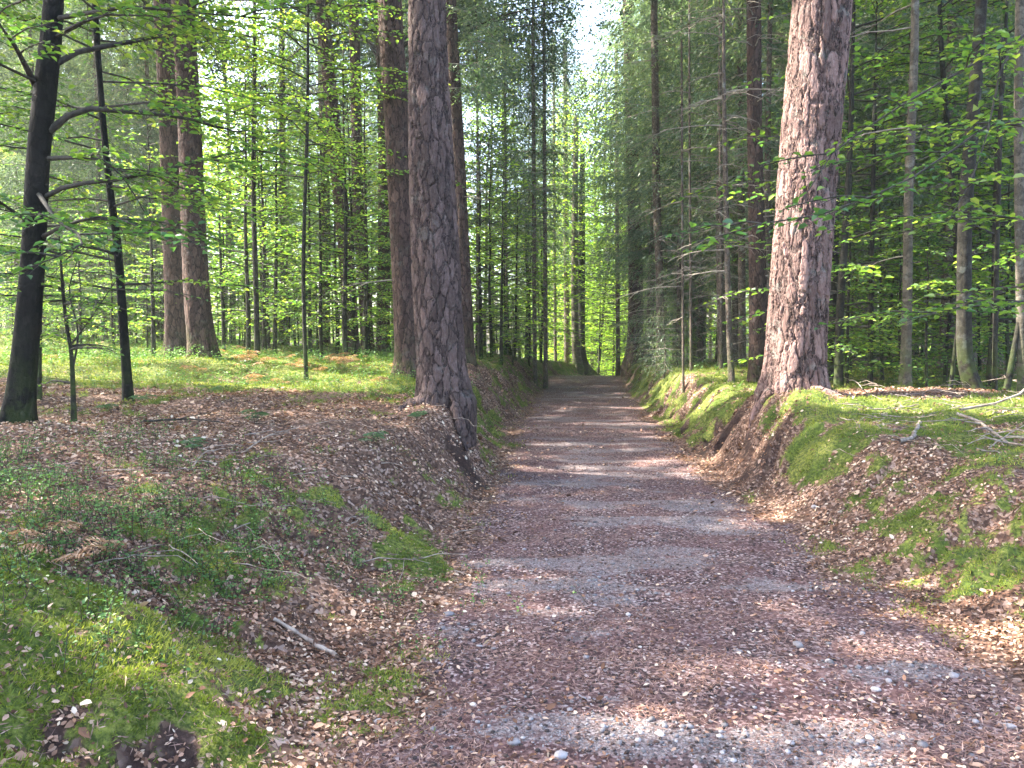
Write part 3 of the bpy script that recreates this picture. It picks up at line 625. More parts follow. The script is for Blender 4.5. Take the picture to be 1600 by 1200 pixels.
big_pine('spruce_tree', [(1143, 604, 9), (1138, 480, 9), (1134, 300, 8), (1131, 120, 6)], 13.5, 7.0, B_SPRUCE, 'thin dead spruce pole with bare grey twigs on the right bank edge', dz=.05, sides=24, seed=12, stubs=34)
big_pine('spruce_tree', [(1032, 575, 12), (1031, 450, 12), (1026, 300, 12), (1022, 0, 10)], 22, 20, B_SPRUCE, 'pale slender spruce trunk right of the far path end', dz=.05, sides=40, seed=13, stubs=20)
big_pine('spruce_tree', [(1415, 595, 15), (1418, 450, 14), (1420, 300, 13), (1428, 100, 12), (1430, 0, 11)], 11, 17, B_GREY, 'grey brown young trunk with orange tinted foot right of the massive pine', dz=.03, sides=50, seed=14, stubs=14)
big_pine('spruce_tree', [(1299, 582, 14), (1302, 450, 13), (1306, 250, 12), (1308, 0, 11)], 14, 18, B_BEECH, 'mossy dark trunk peeping out behind the right side of the massive pine', dz=.05, sides=40, seed=15, stubs=8)
big_pine('beech_tree', [(1522, 614, 24), (1508, 560, 22), (1506, 480, 21), (1508, 330, 20), (1520, 180, 18), (1534, 0, 16)], 9.6, 15, B_BEECH, 'bent mossy dark beech trunk near the right edge of the photo', dz=.03, sides=60, seed=16)
big_pine('beech_tree', [(1600, 600, 15), (1594, 400, 14), (1592, 200, 13), (1594, 0, 12)], 9.0, 14, B_GREY, 'pale grey beech trunk cut by the right edge of the photo', dz=.03, sides=50, seed=17)
for i, (pp, d, lab) in enumerate([
    ([(1572, 622, 9), (1580, 570, 8), (1596, 480, 7), (1610, 380, 6)], 9.0, 'thin dark stem leaning right near the bent mossy beech'),
    ([(1554, 612, 7), (1556, 450, 7), (1562, 250, 6), (1566, 80, 5)], 9.6, 'thin upright dark stem between the bent beech and the pale one'),
    ([(1485, 588, 5), (1500, 480, 5), (1513, 380, 4)], 10.5, 'spindly sapling stem leaning over left of the bent mossy beech')]):
    big_pine('sapling', pp, d, 4.5, B_BEECH, lab, dz=.08, sides=14, seed=30 + i, cat='sapling')
for i, (px, py, w, d, lab) in enumerate([(792, 548, 5, 30, 'thin dark pole tree nearest the left pine among the far trunks'), (836, 556, 7, 27, 'dark pole tree on the left bank left of the far path end'), (853, 560, 7, 27, 'second dark pole tree on the left bank beside the far path'),
    (868, 552, 5, 47, 'thin pole tree behind the two dark poles on the left bank'), (886, 552, 9, 49, 'greyish pole tree left of the pair at the far path end'), (966, 572, 7, 40, 'short dark trunk in the bright green gap at the path end'), (1128, 560, 6, 18, 'thin dark spruce pole behind the dead one on the right bank'),
    (1160, 556, 12, 20, 'dark spruce trunk just left of the straight grey brown one'), (1068, 590, 4, 16, 'very thin dead sapling pole on the right bank top'), (1080, 580, 4, 17, 'twiggy thin sapling pole behind the bank clumps')]):
    big_pine('pole_tree', [(px, py, w), (px - 2, 300, w * .9), (px - 3, 60, w * .7)], d, 15 if d > 16 else 5, B_SPRUCE, lab, dz=.2, sides=14, seed=60 + i, stubs=16)
big_pine('beech_tree', [(903, 578, 15), (899, 520, 12), (898, 400, 11), (900, 200, 8)], 46, 15, B_GREY, 'pale grey trunk of the pair at the far end of the path', dz=.1, sides=24, seed=20)
big_pine('beech_tree', [(918, 582, 20), (909, 545, 12), (909, 400, 11), (910, 250, 8)], 47, 13, B_BEECH, 'dark trunk with wide flared foot of the pair at the far path end', dz=.1, sides=24, seed=21, flare=.8, ftall=.6)
big_pine('pole_tree', [(934, 582, 5), (940, 520, 4), (947, 440, 4), (955, 380, 3)], 52, 9, B_BEECH, 'slender leaning trunk against the bright green at the path end', dz=.2, sides=12, seed=22)

# root of the thick left pine running down the bank
rt = [pix(700, 655, 8.9), pix(712, 675, 8.6), pix(722, 692, 8.42), pix(730, 700, 8.35)]
rt = np.array(rt)
for p in rt: p[2] = gz(p[0], p[1]) + .05
rt[0, 2] += .22; rt[1, 2] += .10
rt[0] = np.array(T6.location) + np.array([.12, -.05, .25])
Vr, Fr = tubes([(resample(rt - np.array(T6.location), 16), np.linspace(.07, .012, 16) * (1 + .25 * np.sin(np.arange(16) * 1.9)))], 20); build('root', [(Vr, Fr, 0)], [B_PINE], T6, True)
def roots(T, r0, angs, mat, ln=.9, seed=0):
    b = np.array(T.location); rr = np.random.default_rng(seed)
    for a in angs:
        t = np.linspace(0, 1, 12); aa = a + np.cumsum(rr.normal(0, .10, 12)); dd = r0 * .55 + t * ln * rr.uniform(.7, 1.2)
        q = np.stack([b[0] + np.cos(aa) * dd, b[1] + np.sin(aa) * dd, 0 * t], 1); q[:, 2] = ground_z(q[:, 0], q[:, 1], False) + .05 * (1 - t) - .015; q[0, 2] = b[2] + .16; q[1, 2] = max(q[1, 2], b[2] + .07)
        V, F = tubes([(q - b, np.linspace(.095, .02, 12) * rr.uniform(.8, 1.2))], 14); build('root', [(V, F, 0)], [mat], T, True)
roots(T9, .34, (-2.7, -1.3, -.5), B_PINE2, .55, 3); roots(T6, .30, (-2.4, 3.0), B_PINE, .5, 4)

# ---------------------------------------------------------------- foreground maple and saplings at the left
def px_tree(name, pts, d, H, bmat, label, limbs, seed, leafmat=BEECH, leaf=.07, tl=.42, auto=0, alen=1.6, cat='tree', h0=1.2, vb=.5, sides=40, ls=.04, tstep=.1):
    base, P, r = photo_stem(pts, d, H, .25); root = empty(name, base, label, cat)
    V, F = stem_mesh(P, r, .04, sides, .3, .2, 4, seed); build('trunk', [(V, F, 0)], [bmat], root, True)
    c = Crown(seed); rr = np.random.default_rng(seed + 3)
    for L in limbs:
        q = np.array([pix(a, b, dd) for a, b, dd, *_ in L[1]]) - base; q = resample(q, 10); c.w.append((q, np.linspace(L[0], .004, 10)))
        c.spray(q, tl, tstep, leaf, ls, .25, L[2] if len(L) > 2 else vb, .2)
        for j in (4, 6, 8):                      # forks
            az = math.atan2(q[j][1] - q[j - 1][1], q[j][0] - q[j - 1][0]) + rr.choice([-1, 1]) * rr.uniform(.4, .9)
            f = limb(rr, q[j], az, rr.uniform(.5, 1.0), .1, .2); c.w.append((f, np.linspace(.007, .003, 6))); c.spray(f, tl * .7, tstep, leaf, ls, .1, L[2] if len(L) > 2 else vb, .2)
    for i in range(auto):
        h = h0 + (H - h0) * (i + rr.random()) / auto; az = rr.random() * 6.28; p0 = np.array([np.interp(h, P[:, 2], P[:, k]) for k in range(3)])
        q = limb(rr, p0, az, alen * rr.uniform(.5, 1.1) * (1 - .4 * h / H), .2, .25); c.w.append((q, np.linspace(.013, .003, 6))); c.spray(q, tl, tstep, leaf, ls, .15, vb, .2)
    c.out('crown', root, leafmat, TWIG_DARK, sides=5); print('%-14s row %.0f want %.0f' % (name, row(base[0], base[1]), pts[0][1])); return root
px_tree('maple_tree', [(28, 640, 40), (42, 520, 36), (52, 400, 34), (60, 250, 32), (72, 130, 32), (84, 0, 28)], 6.3, 10, B_DARK, 'near black slanting maple trunk at the left edge of the photo',
    [(.030, [(56, 135, 6.3), (25, 75, 6.0), (-10, 25, 5.7)]), (.026, [(84, 102, 6.3), (120, 82, 6.4), (180, 70, 6.6), (330, 45, 7.2), (400, 60, 7.6)], .7), (.030, [(78, 205, 6.3), (125, 172, 6.3), (200, 175, 6.4), (290, 185, 6.6), (400, 215, 7.0)], .5),
     (.022, [(70, 248, 6.3), (150, 248, 6.1), (190, 275, 6.1), (225, 330, 6.2)]), (.022, [(66, 310, 6.3), (110, 290, 6.2), (190, 280, 6.2), (270, 262, 6.4), (400, 232, 6.6), (430, 240, 6.6)], .45), (.020, [(62, 372, 6.3), (110, 350, 6.1), (170, 340, 6.0), (260, 370, 6.0)], .3),
     (.022, [(52, 350, 6.3), (20, 330, 6.1), (-20, 300, 5.9)], .3), (.02, [(58, 300, 6.3), (90, 345, 5.7), (130, 380, 5.3), (40, 420, 5.0)], .15), (.022, [(80, 60, 6.3), (160, 20, 6.6), (250, -20, 7.0)], .75), (.02, [(82, 30, 6.3), (200, 10, 6.0), (420, 30, 6.0)], .6)], 101, auto=34, alen=3.0, h0=2.6, tl=.55)
px_tree('young_beech', [(200, 606, 15), (192, 500, 13), (183, 380, 12), (170, 280, 10), (158, 150, 9), (148, 0, 8)], 8.8, 10.5, B_DARK, 'slender dark curved beech between the maple and the pine pair',
    [(.016, [(172, 290, 8.8), (230, 300, 8.6), (300, 330, 8.6)], .5), (.016, [(160, 168, 8.8), (260, 160, 8.6), (390, 180, 8.4), (480, 190, 8.4)], .6), (.014, [(185, 400, 8.8), (130, 380, 8.6), (80, 430, 8.5)], .45)], 111, auto=60, alen=3.0, h0=1.0, tl=.55)
px_tree('shrub', [(115, 640, 8), (112, 560, 6), (103, 500, 5), (98, 450, 5)], 6.5, 1.6, B_BEECH, 'wiry dark many stemmed shrub between maple and curved beech', [(.01, [(113, 580, 6.5), (122, 520, 6.5), (108, 455, 6.4), (120, 410, 6.4)], .3), (.008, [(110, 540, 6.5), (140, 500, 6.4), (180, 440, 6.3)], .4)], 112, auto=8, alen=.7, cat='shrub', h0=.3, tl=.2, leaf=.05, sides=10, ls=.06)
px_tree('sapling', [(60, 615, 8), (62, 500, 7), (66, 400, 6)], 8.0, 3.2, B_BEECH, 'thin dark stem standing close behind the slanting maple', [], 113, auto=10, alen=1.0, cat='sapling', h0=.6)
# overhanging sprays at the right: a beech whose stem stands just outside the photo
px_tree('beech_tree', [(1700, 640, 30), (1690, 300, 28), (1680, 0, 24)], 6.6, 8.0, B_BEECH, 'leafy beech whose branches reach in from the right edge over the pine', [
    (.016, [(1682, 20, 6.6), (1600, 55, 6.3), (1490, 118, 6.0), (1400, 170, 5.8), (1300, 240, 5.6), (1262, 300, 5.5)], .55),
    (.013, [(1682, 60, 6.6), (1580, 75, 6.2), (1545, 200, 5.9), (1520, 275, 5.7), (1490, 330, 5.5)], .7),
    (.012, [(1690, 200, 6.6), (1560, 190, 6.0), (1440, 270, 5.6), (1300, 330, 5.2), (1190, 350, 5.0), (1090, 378, 4.9)], .25),
    (.014, [(1690, 320, 6.6), (1600, 340, 6.2), (1480, 330, 5.9), (1380, 350, 5.8)], .6), (.014, [(1692, 420, 6.6), (1600, 470, 6.2), (1500, 480, 5.9), (1420, 500, 5.8)], .5)], 121, auto=22, alen=2.2, h0=1.2, vb=.6)
px_tree('beech_tree', [(1500, 575, 10), (1496, 400, 9), (1480, 200, 8), (1470, 60, 7)], 12, 8, B_BEECH, 'leafy young beech with bright flat sprays right of the massive pine', [], 122, auto=75, alen=2.6, h0=.7, leaf=.075, vb=.65)
px_tree('beech_tree', [(1360, 585, 8), (1362, 400, 7), (1366, 200, 6)], 12.5, 6, B_BEECH, 'thin young beech with pale layered leaves close right of the massive pine', [], 123, auto=45, alen=2.2, h0=.5, leaf=.075, vb=.6)

px_tree('beech_tree', [(402, 545, 9), (400, 450, 8), (396, 300, 7), (398, 100, 6)], 17, 11, B_BEECH, 'thin young beech with airy bright crown alone in the sunlit clearing', [], 124, auto=60, alen=2.8, h0=3.2, leaf=.085, vb=.7, tl=.6, tstep=.13, ls=.055)
px_tree('beech_tree', [(478, 560, 6), (474, 420, 6), (480, 200, 5)], 12.5, 9, B_BEECH, 'very thin beech stem between the pine pair and the thick pine', [], 125, auto=60, alen=2.8, h0=3.2, leaf=.075, vb=.6, tl=.55)
# ---------------------------------------------------------------- prototypes and the surrounding forest
rf = np.random.default_rng(5)
PB = [young_beech('young_beech', 4.2, .035, 26, 1.7, .085, 201, .12), young_beech('young_beech', 3.0, .028, 20, 1.4, .080, 211, .10), young_beech('young_beech', 6.5, .06, 34, 2.2, .095, 221, .15, .16, .055)]
BT = [young_beech('beech_tree', 16, .13, 90, 3.8, .24, 301, .08, .28, .13, True, BEECH_SUN, B_GREY, .65, 1.0), young_beech('beech_tree', 21, .17, 110, 4.6, .26, 311, .12, .30, .14, True, BEECH_SUN, B_GREY, .7, 1.1)]
SP = [spruce('spruce_tree', 21, .14, 3.4, 401, 3.0, .75, needle=.14, dense=11), spruce('spruce_tree', 18, .11, 1.4, 411, 2.6, .62, needle=.13, dense=11), spruce('spruce_tree', 23, .19, 5.0, 421, 3.5, .8, needle=.15, dense=12), spruce('spruce_tree', 15, .07, 4.4, 431, 1.8, .6, needle=.12)]
YS = [spruce('young_spruce', 5.0, .04, .5, 441, 1.2, .3, False, .08, 8, .5)]
PBB = young_beech('young_beech', 6.0, .05, 34, 2.4, .14, 231, .06, .18, .07, True, BEECH_SUN, None, .65, .6)
for p in PB + BT + SP + YS + [PBB]: p.location = (0, -300, 0)     # moved to its first place below
used = set()
occ = [(a[1][0], a[1][1]) for a in ALLP]
def sunny_end(x, y, h=18):
    t = np.linspace(0, h, 30); return not np.any((x + .97 * t > 2) & (x + .97 * t < 10) & (y - .25 * t > 45) & (y - .25 * t < 62))
def free(x, y, m):
    if x < 2 and not sunny_end(x, y): return False
    if xl(y) - .7 < x < xr(y) + .7 and y < 48: return False
    return all((x - a) ** 2 + (y - b) ** 2 > m * m for a, b in occ)
def plant(pro, x, y, sc, lab, group, cat, sink=.05):
    z = gz(x, y) - sink; rz = rf.random() * 6.28; tl = (rf.normal(0, .012), rf.normal(0, .012))
    if pro.name not in used:
        used.add(pro.name); o = pro; o.location = (x, y, z); o.rotation_euler = (tl[0], tl[1], rz); o.scale = (sc,) * 3
    else: o = dup(pro, (x, y, z), rz, sc, tl)
    o['label'] = lab; o['group'] = group; o['category'] = cat; occ.append((x, y)); return o
def fill(n, pros, x0, x1, y0, y1, m, lab, group, cat, s0=.85, s1=1.15, wt=None, cond=None):
    k = 0; t = 0
    while k < n and t < n * 60:
        t += 1; y = rf.uniform(y0, y1); a = rf.uniform(x0, x1); x = (a - 800) / F_PX * y
        if not free(x, y, m) or (cond and not cond(x, y, a)): continue
        plant(pros[rf.integers(len(pros))], x, y, rf.uniform(s0, s1), lab, group, cat); k += 1
def lend(i, pro, dz, sc, rz=0.0):             # a crown for a trunk already standing
    c = [k for k in pro.children if k.name.startswith('crown')][0].copy(); COL.objects.link(c); c.parent = ALLP[i][0]; c.location = (0, 0, dz); c.scale = (sc,) * 3; c.rotation_euler = (0, 0, rz)
lab = [a[0]['label'] for a in ALLP]
def idx(t): return [i for i, l in enumerate(lab) if t in l][0]
lend(idx('nearest the left pine among'), SP[3], 1, 1.0); lend(idx('dark pole tree on the left bank left'), SP[3], .6, 1.0, 2); lend(idx('second dark pole'), SP[3], 1.4, 1.1, 4)
lend(idx('thin pole tree behind the two'), SP[3], 2, 1.2, 1); lend(idx('greyish pole tree left'), SP[0], 3, 1.0, 3); lend(idx('straight grey brown spruce trunk'), SP[0], 5.0, .8, 2)
lend(idx('pale slender spruce'), SP[0], 2.5, .85, 1); lend(idx('pine with pale lit foot'), SP[2], 3.5, .9, 5); lend(idx('pale grey trunk of the pair'), BT[0], 3.5, .75, 0); lend(idx('dark trunk with wide flared'), BT[0], 3.0, .6, 2)
lend(idx('short dark trunk in the bright'), BT[0], 1.5, .8, 4); lend(idx('dark spruce trunk just left'), SP[3], 2, 1.0, 2); lend(idx('dark trunk half hidden'), SP[1], 4.5, .8, 2)
# dark spruce stand, right
fill(26, SP[:1] + SP[3:], 1000, 1640, 13, 22, 1.1, 'slim grey spruce trunk with dead twigs in the near right stand', 'spruces in the near right stand', 'tree', .8, 1.1, cond=lambda x, y, a: x > xr(y) + 1.5)
fill(50, SP, 985, 1680, 22, 48, 1.3, 'slim spruce deep in the dark stand right of the path', 'spruces deep in the right stand', 'tree', .85, 1.2)
# left side
fill(30, SP[:3], -60, 720, 26, 52, 1.6, 'spruce with drooping boughs behind the sunlit left clearing', 'spruces behind the left clearing', 'tree', .85, 1.2)
fill(6, SP[1:3], -60, 240, 25, 32, 2, 'spruce with drooping boughs left of the pine pair', 'spruces left of the pine pair', 'tree', .8, 1.1)
fill(5, SP[:3], 985, 1100, 27, 44, 1.0, 'spruce with drooping boughs flanking the right side of the far path', 'spruces flanking the far path', 'tree', .9, 1.1)
fill(3, SP[3:], 770, 850, 34, 46, 1.0, 'spruce with drooping boughs flanking the left side of the far path', 'spruces flanking the far path on the left', 'tree', .9, 1.1)
fill(1, SP[3:], 735, 780, 20, 27, 1.0, 'drooping spruce on the left bank behind the thick pine', 'spruces behind the thick pine', 'tree', .9, 1.1)
# young beeches
fill(46, PB, 330, 660, 18, 34, 1.0, 'low young beech with layered bright leaves at the clearing edge', 'young beeches at the clearing edge', 'young tree', .8, 1.15)
fill(24, PB, -60, 260, 17, 32, 1.2, 'leafy young beech left of the pine pair', 'young beeches left of the pine pair', 'young tree', .7, 1.1)
fill(14, PB, 740, 880, 22, 40, 1.0, 'young beech on the left bank beside the far path', 'young beeches beside the far path', 'young tree', .8, 1.1)
fill(22, PB, 1270, 1660, 11, 16, .8, 'young beech with flat leaf layers close behind the massive pine', 'young beeches near the massive pine', 'young tree', .8, 1.2, cond=lambda x, y, a: x > xr(y) + 2.0)
fill(36, PB, 1290, 1660, 15, 30, 1.0, 'young beech with flat leaf layers in the right stand', 'young beeches in the right stand', 'young tree', .75, 1.15)
fill(12, PB + YS, 1000, 1180, 18, 36, 1.0, 'young tree among the poles on the right bank', 'young trees on the right bank', 'young tree', .5, .8)
# tall beeches with sunlit leaf colour beyond the path end and far around
fill(8, BT, 745, 850, 33, 50, 1.8, 'bright green beech rising behind the left bank of the far path', 'bright beeches behind the left bank', 'tree', .7, 1.0)
for px_, d_, s_ in ((798, 30, 1.5), (768, 25, 1.2), (822, 36, 1.7), (1012, 37, 1.3), (845, 41, 1.6)):
    plant(PBB, (px_ - 800) / F_PX * d_, d_, s_, 'spreading bright beech on the bank leaning its boughs over the far path', 'bright beeches over the far path', 'tree')
for px_, d_, s_, k_ in ((852, 53, .82, 0), (1022, 41, .95, 1), (812, 44, .95, 1)):
    plant(SP[k_], (px_ - 800) / F_PX * d_, d_, s_, 'drooping spruce framing the strip of sky over the path end', 'spruces framing the sky gap', 'tree')
fill(14, [PBB], 850, 1010, 48, 60, 1.5, 'low bright beech glowing in the opening at the path end', 'low beeches in the opening at the path end', 'tree', .9, 1.5)
fill(26, BT, 840, 1010, 60, 78, 1.6, 'tall bright green beech beyond the end of the path', 'bright beeches beyond the path end', 'tree', 1.0, 1.4, cond=lambda x, y, a: True)
fill(30, BT, -100, 690, 34, 66, 3.0, 'tall light green beech far behind the left clearing', 'far beeches on the left', 'tree', .8, 1.2)
fill(20, BT, 1010, 1700, 42, 70, 3.0, 'tall light green beech far behind the right stand', 'far beeches on the right', 'tree', .8, 1.2)
for a, d, s in ((420, 15.5, 1.0), (745, 34, 1.0)): pass

# trees added to the left, mostly out of view, to shade the path: stem, pruned crown
SH = [(-9.5, 1.5), (-14.5, 4.5), (-21, 2), (-11.5, 9), (-18, 10.5), (-25, 9), (-9.2, 21), (-15, 18), (-22, 17), (-12, 27), (-18.5, 25), (-26, 24), (-4.6, 27.5), (-8.5, 35), (-16, 34), (-24, 33)]
trees = [np.array([a, b]) for a, b in SH]; own = [None] * len(SH)
hosts = [r for r in ALLP[:6]]  # standing pines that carry part of the added shading crowns
cen = np.array(trees + [np.array([h[1][0], h[1][1]]) for h in hosts]); near = np.argmin(((CC[:, None, :2] - cen[None]) ** 2).sum(-1), 1)
rs = np.random.default_rng(77)
for i in range(len(cen)):
    idx = CC[near == i]
    if i < len(SH):
        x, y = SH[i]; z = gz(x, y); root = empty('pine_tree', (x, y, z), 'tall pine added on the left, its crown pruned to shade the path', 'tree', 'pines added on the left for shade')
        P = np.array([[0, 0, 0], [.1, 0, 6], [.0, .1, 13], [0, 0, 20.5]]); V, F = stem_mesh(P, [.24, .21, .17, .05], .3, 30, .3, .25, 5, i); build('trunk', [(V, F, 0)], [B_PINE3], root, True); b0 = np.array([x, y, z])
    else: root, b0 = hosts[i - len(SH)][0], np.array(hosts[i - len(SH)][0].location); P = hosts[i - len(SH)][2]
    if len(idx) < 8: continue
    p, D, N, L = clumps(idx, rs); pt = np.array([[np.interp(h - 1.5, P[:, 2], P[:, j]) for j in range(3)] for h in (idx[:, 2] - b0[2])[::6]])
    wires = [(np.linspace(a, c - b0, 4) + np.array([[0, 0, 0], [0, 0, .3], [0, 0, .3], [0, 0, 0]]), np.linspace(.06, .015, 4)) for a, c in zip(pt, idx[::6]) if np.linalg.norm((c - b0 - a)[:2]) < 7]
    parts = []
    if len(p): g = leaf6(p - b0, D, N, L, L * .55, np.clip(rs.normal(.45, .22, len(p)), 0, 1)); parts.append((g[0], g[1], 0, g[2]))
    if wires: V, F = tubes(wires, 5); parts.append((V, F, 1))
    build('crown', parts, [PINE_N, TWIG_DARK], root)

# far wood: one mass of foliage all round the far edge
n = 60000; rw = np.random.default_rng(17); a = rw.uniform(-.80, .80, n); d = rw.uniform(72, 100, n); x = np.tan(a) * d; h = rw.random(n) ** .8
top = 19 + 8 * fbm(x, d, 9, 501) + 5 * np.abs(np.tan(a)) * 4; top = np.where(np.abs(a - .075) < .055, np.minimum(top, 14 + 8 * fbm(x, d, 4, 502)), np.minimum(top, 32))
z = ground_z(x, d, False) + h * top
g = leaf6(np.stack([x, d, z], -1), nrm(rw.normal(0, 1, (n, 3)) * np.array([1, 1, .4])), nrm(rw.normal(0, .6, (n, 3)) + np.array([0, 0, 1])), rw.uniform(.35, .95, n), rw.uniform(.25, .5, n), np.clip(.25 + .7 * fbm(x, z, 5, 503, 3) + rw.normal(0, .12, n), 0, 1))
sel = fbm(x, z, 3.2, 504, 3) > .36; k6 = np.repeat(sel, 6)
re = np.cumsum(k6) - 1; F = g[1][0]; F = re[F[k6[F[:, 0]]]]
tag(build('distant_woods', [(g[0][k6], [F], 0, g[2][k6])], [BEECH_SUN]), 'light green wood closing the view far behind the trees', 'woods', kind='stuff')

# ---------------------------------------------------------------- small things on the ground
def stick(name, pts, r0, r1, label, cat, forks=0, seed=0, mat=FALLEN, group=None, lift=.02, arch=0):
    Q = np.array([hit(a, b) for a, b in pts]); Q[:, 2] = [gz(p[0], p[1]) + lift for p in Q]; base = Q[0].copy()
    r0 *= .8; r1 *= .8; q = resample(Q - base, 14); rr = np.random.default_rng(seed); q[:, 2] += arch * np.sin(np.linspace(0, np.pi, 14)); q[1:-1] += rr.normal(0, r0 * .3, (12, 3))
    root = empty(name, base, label, cat, group); V, F = tubes([(q, np.linspace(r0, r1, 14) * rr.uniform(.88, 1.12, 14))], 10); build('stem', [(V, F, 0)], [mat], root, True)
    if forks:
        for j in range(forks):
            w = []; i = rr.integers(3, 12); T = q[i + 1] - q[i]; az = math.atan2(T[1], T[0]) + rr.choice([-1, 1]) * rr.uniform(.5, 1.1)
            f = limb(rr, q[i], az, rr.uniform(.2, .7), .25, .2, 5, .15); w.append((f, np.linspace(r0 * .5, .002, 5)))
            V, F = tubes(w, 5); build('twig', [(V, F, 0)], [mat], root, True)
    return root
stick('stick', [(428, 974), (470, 1000), (525, 1032)], .011, .014, 'broken grey stick lying across the litter at the lower left', 'stick', 0, 1)
stick('fallen_branch', [(1495, 655), (1530, 668), (1575, 700), (1640, 715)], .020, .011, 'bleached forked branch lying below the bent mossy beech', 'branch', 6, 2, lift=.05)
stick('fallen_branch', [(1500, 650), (1560, 642), (1600, 628), (1620, 605)], .016, .006, 'grey branch curving up beside the thin stems at the right edge', 'branch', 5, 3, lift=.06, arch=.1)
stick('fallen_branch', [(1365, 645), (1400, 643), (1435, 638)], .010, .008, 'straight pale stick lying on the moss right of the massive pine', 'branch', 0, 4, lift=.03)
stick('fallen_branch', [(1405, 695), (1425, 690), (1437, 665)], .022, .022, 'short thick chunk of wood lying on the mossy right slope', 'branch', 0, 5, lift=.03)
stick('fallen_branch', [(1545, 715), (1580, 690), (1620, 668)], .007, .004, 'thin pale twig slanting across the brush at the right edge', 'branch', 2, 6, lift=.08)
stick('fallen_branch', [(1325, 600), (1350, 622), (1378, 632)], .008, .004, 'dark twig arching down beside the foot of the massive pine', 'branch', 3, 7, lift=.05, arch=.08)
stick('fallen_branch', [(225, 665), (300, 662), (350, 668)], .012, .006, 'thin dark branch lying in the brown litter of the left slope', 'branch', 2, 8, mat=TWIG_DARK, lift=.04)
stick('fallen_branch', [(385, 712), (440, 690), (468, 675)], .008, .004, 'thin pale twig on the left slope near the middle', 'branch', 2, 9, lift=.04, arch=.05)
stick('fallen_branch', [(300, 745), (330, 725), (352, 712)], .006, .004, 'short bent twig above the bilberry patch', 'branch', 1, 10, lift=.05, arch=.06)
stick('fallen_branch', [(1370, 655), (1430, 660), (1500, 640)], .009, .005, 'long pale twig across the moss below the sunny patch', 'branch', 3, 11, lift=.04)
# brushwood of dead twigs by the right trees
w = []; rr = np.random.default_rng(55)
for i in range(80):
    px, py = rr.uniform(1310, 1620), rr.uniform(598, 720) ; p = hit(px, py); p[2] += rr.uniform(.02, .12)
    w.append((limb(rr, p, rr.random() * 6.28, rr.uniform(.15, .6), rr.uniform(-.05, .25), .15, 5, .15), np.linspace(rr.uniform(.002, .0055), .0015, 5)))
V, F = tubes(w, 4); tag(build('brushwood', [(V, F, 0)], [FALLEN]), 'tangle of dead twigs strewn under the trees at the right', 'brushwood', kind='stuff')
w = []
for i in range(120):
    px, py = rr.uniform(0, 720), rr.uniform(625, 900); p = hit(px, py); p[2] += rr.uniform(.005, .04)
    w.append((limb(rr, p, rr.random() * 6.28, rr.uniform(.1, .5), rr.uniform(-.05, .12), .1, 5, .15), np.linspace(rr.uniform(.002, .005), .0015, 5)))
V, F = tubes(w, 4); tag(build('twig_litter', [(V, F, 0)], [FALLEN]), 'thin dead twigs scattered over the left slope', 'twigs', kind='stuff')
# bracken, dead and green
def fern(name, px, py, nf, ln, mat, label, seed, group=None, p=None, cat='fern'):
    rr = np.random.default_rng(seed); b0 = hit(px, py) if p is None else p; b0[2] = gz(b0[0], b0[1]); root = empty(name, b0, label, cat, group); c = None
    for i in range(nf):
        az = rr.random() * 6.28; L = ln * rr.uniform(.7, 1.15); t = np.linspace(0, 1, 15); d = np.array([math.cos(az), math.sin(az), 0]); lat = np.array([-d[1], d[0], 0])
        q = np.outer(t, d) * L * .62; q[:, 2] = L * (1.5 * t - 1.15 * t ** 2) * rr.uniform(.55, 1.0)
        c = Crown(seed + i); c.w.append((q[::3], np.linspace(.0025, .0008, len(q[::3]))))
        for sg in (1, -1):
            m = len(q) - 3; pl = L * .30 * np.sin(np.linspace(.35, 3.0, m)) * rr.uniform(.8, 1.1, m)
            for k in range(3):
                s0 = q[3:] + lat * sg * (pl * k / 3)[:, None] - np.array([0, 0, .25]) * (pl * k / 3)[:, None]
                c.leaves(s0, nrm(lat * sg + d * .35 + np.array([0, 0, -.25]) + rr.normal(0, .12, (m, 3))), nrm(np.array([0, 0, 1.]) + rr.normal(0, .3, (m, 3))), pl * .40 + .004, np.clip(rr.normal(.6, .2, m), 0, 1))
        c.out('frond', root, mat, TWIG_DARK, wide=.26, sides=3)
    return root
fern('dead_fern', 100, 885, 4, .30, FERN, 'large withered orange brown fern beside the mossy hump', 11)
fern('dead_fern', 75, 855, 3, .26, FERN, 'smaller pale withered fern just behind the large one', 12)
fern('dead_fern', 165, 870, 3, .18, FERN, 'small curled brown fern right of the large withered one', 13)
for i in range(60):
    px = rf.uniform(330, 600) if i < 38 else rf.uniform(20, 640); d = rf.uniform(11.5, 22); x = (px - 800) / F_PX * d
    fern('dead_fern', 0, 0, 3, rf.uniform(.22, .5), FERN, 'rust coloured bracken in the sunlit moss of the left clearing', 20 + i, 'rusty bracken in the left clearing', np.array([x, d, 0.]))
for i in range(8):
    p = [(520, 560), (400, 660), (300, 700), (175, 640), (225, 625), (330, 610), (580, 690), (650, 650)][i]
    fern('green_fern', p[0], p[1] + 6, 4, .28, BEECH_D, 'small green fern growing in the brown litter of the left slope', 70 + i, 'small green ferns on the left slope')
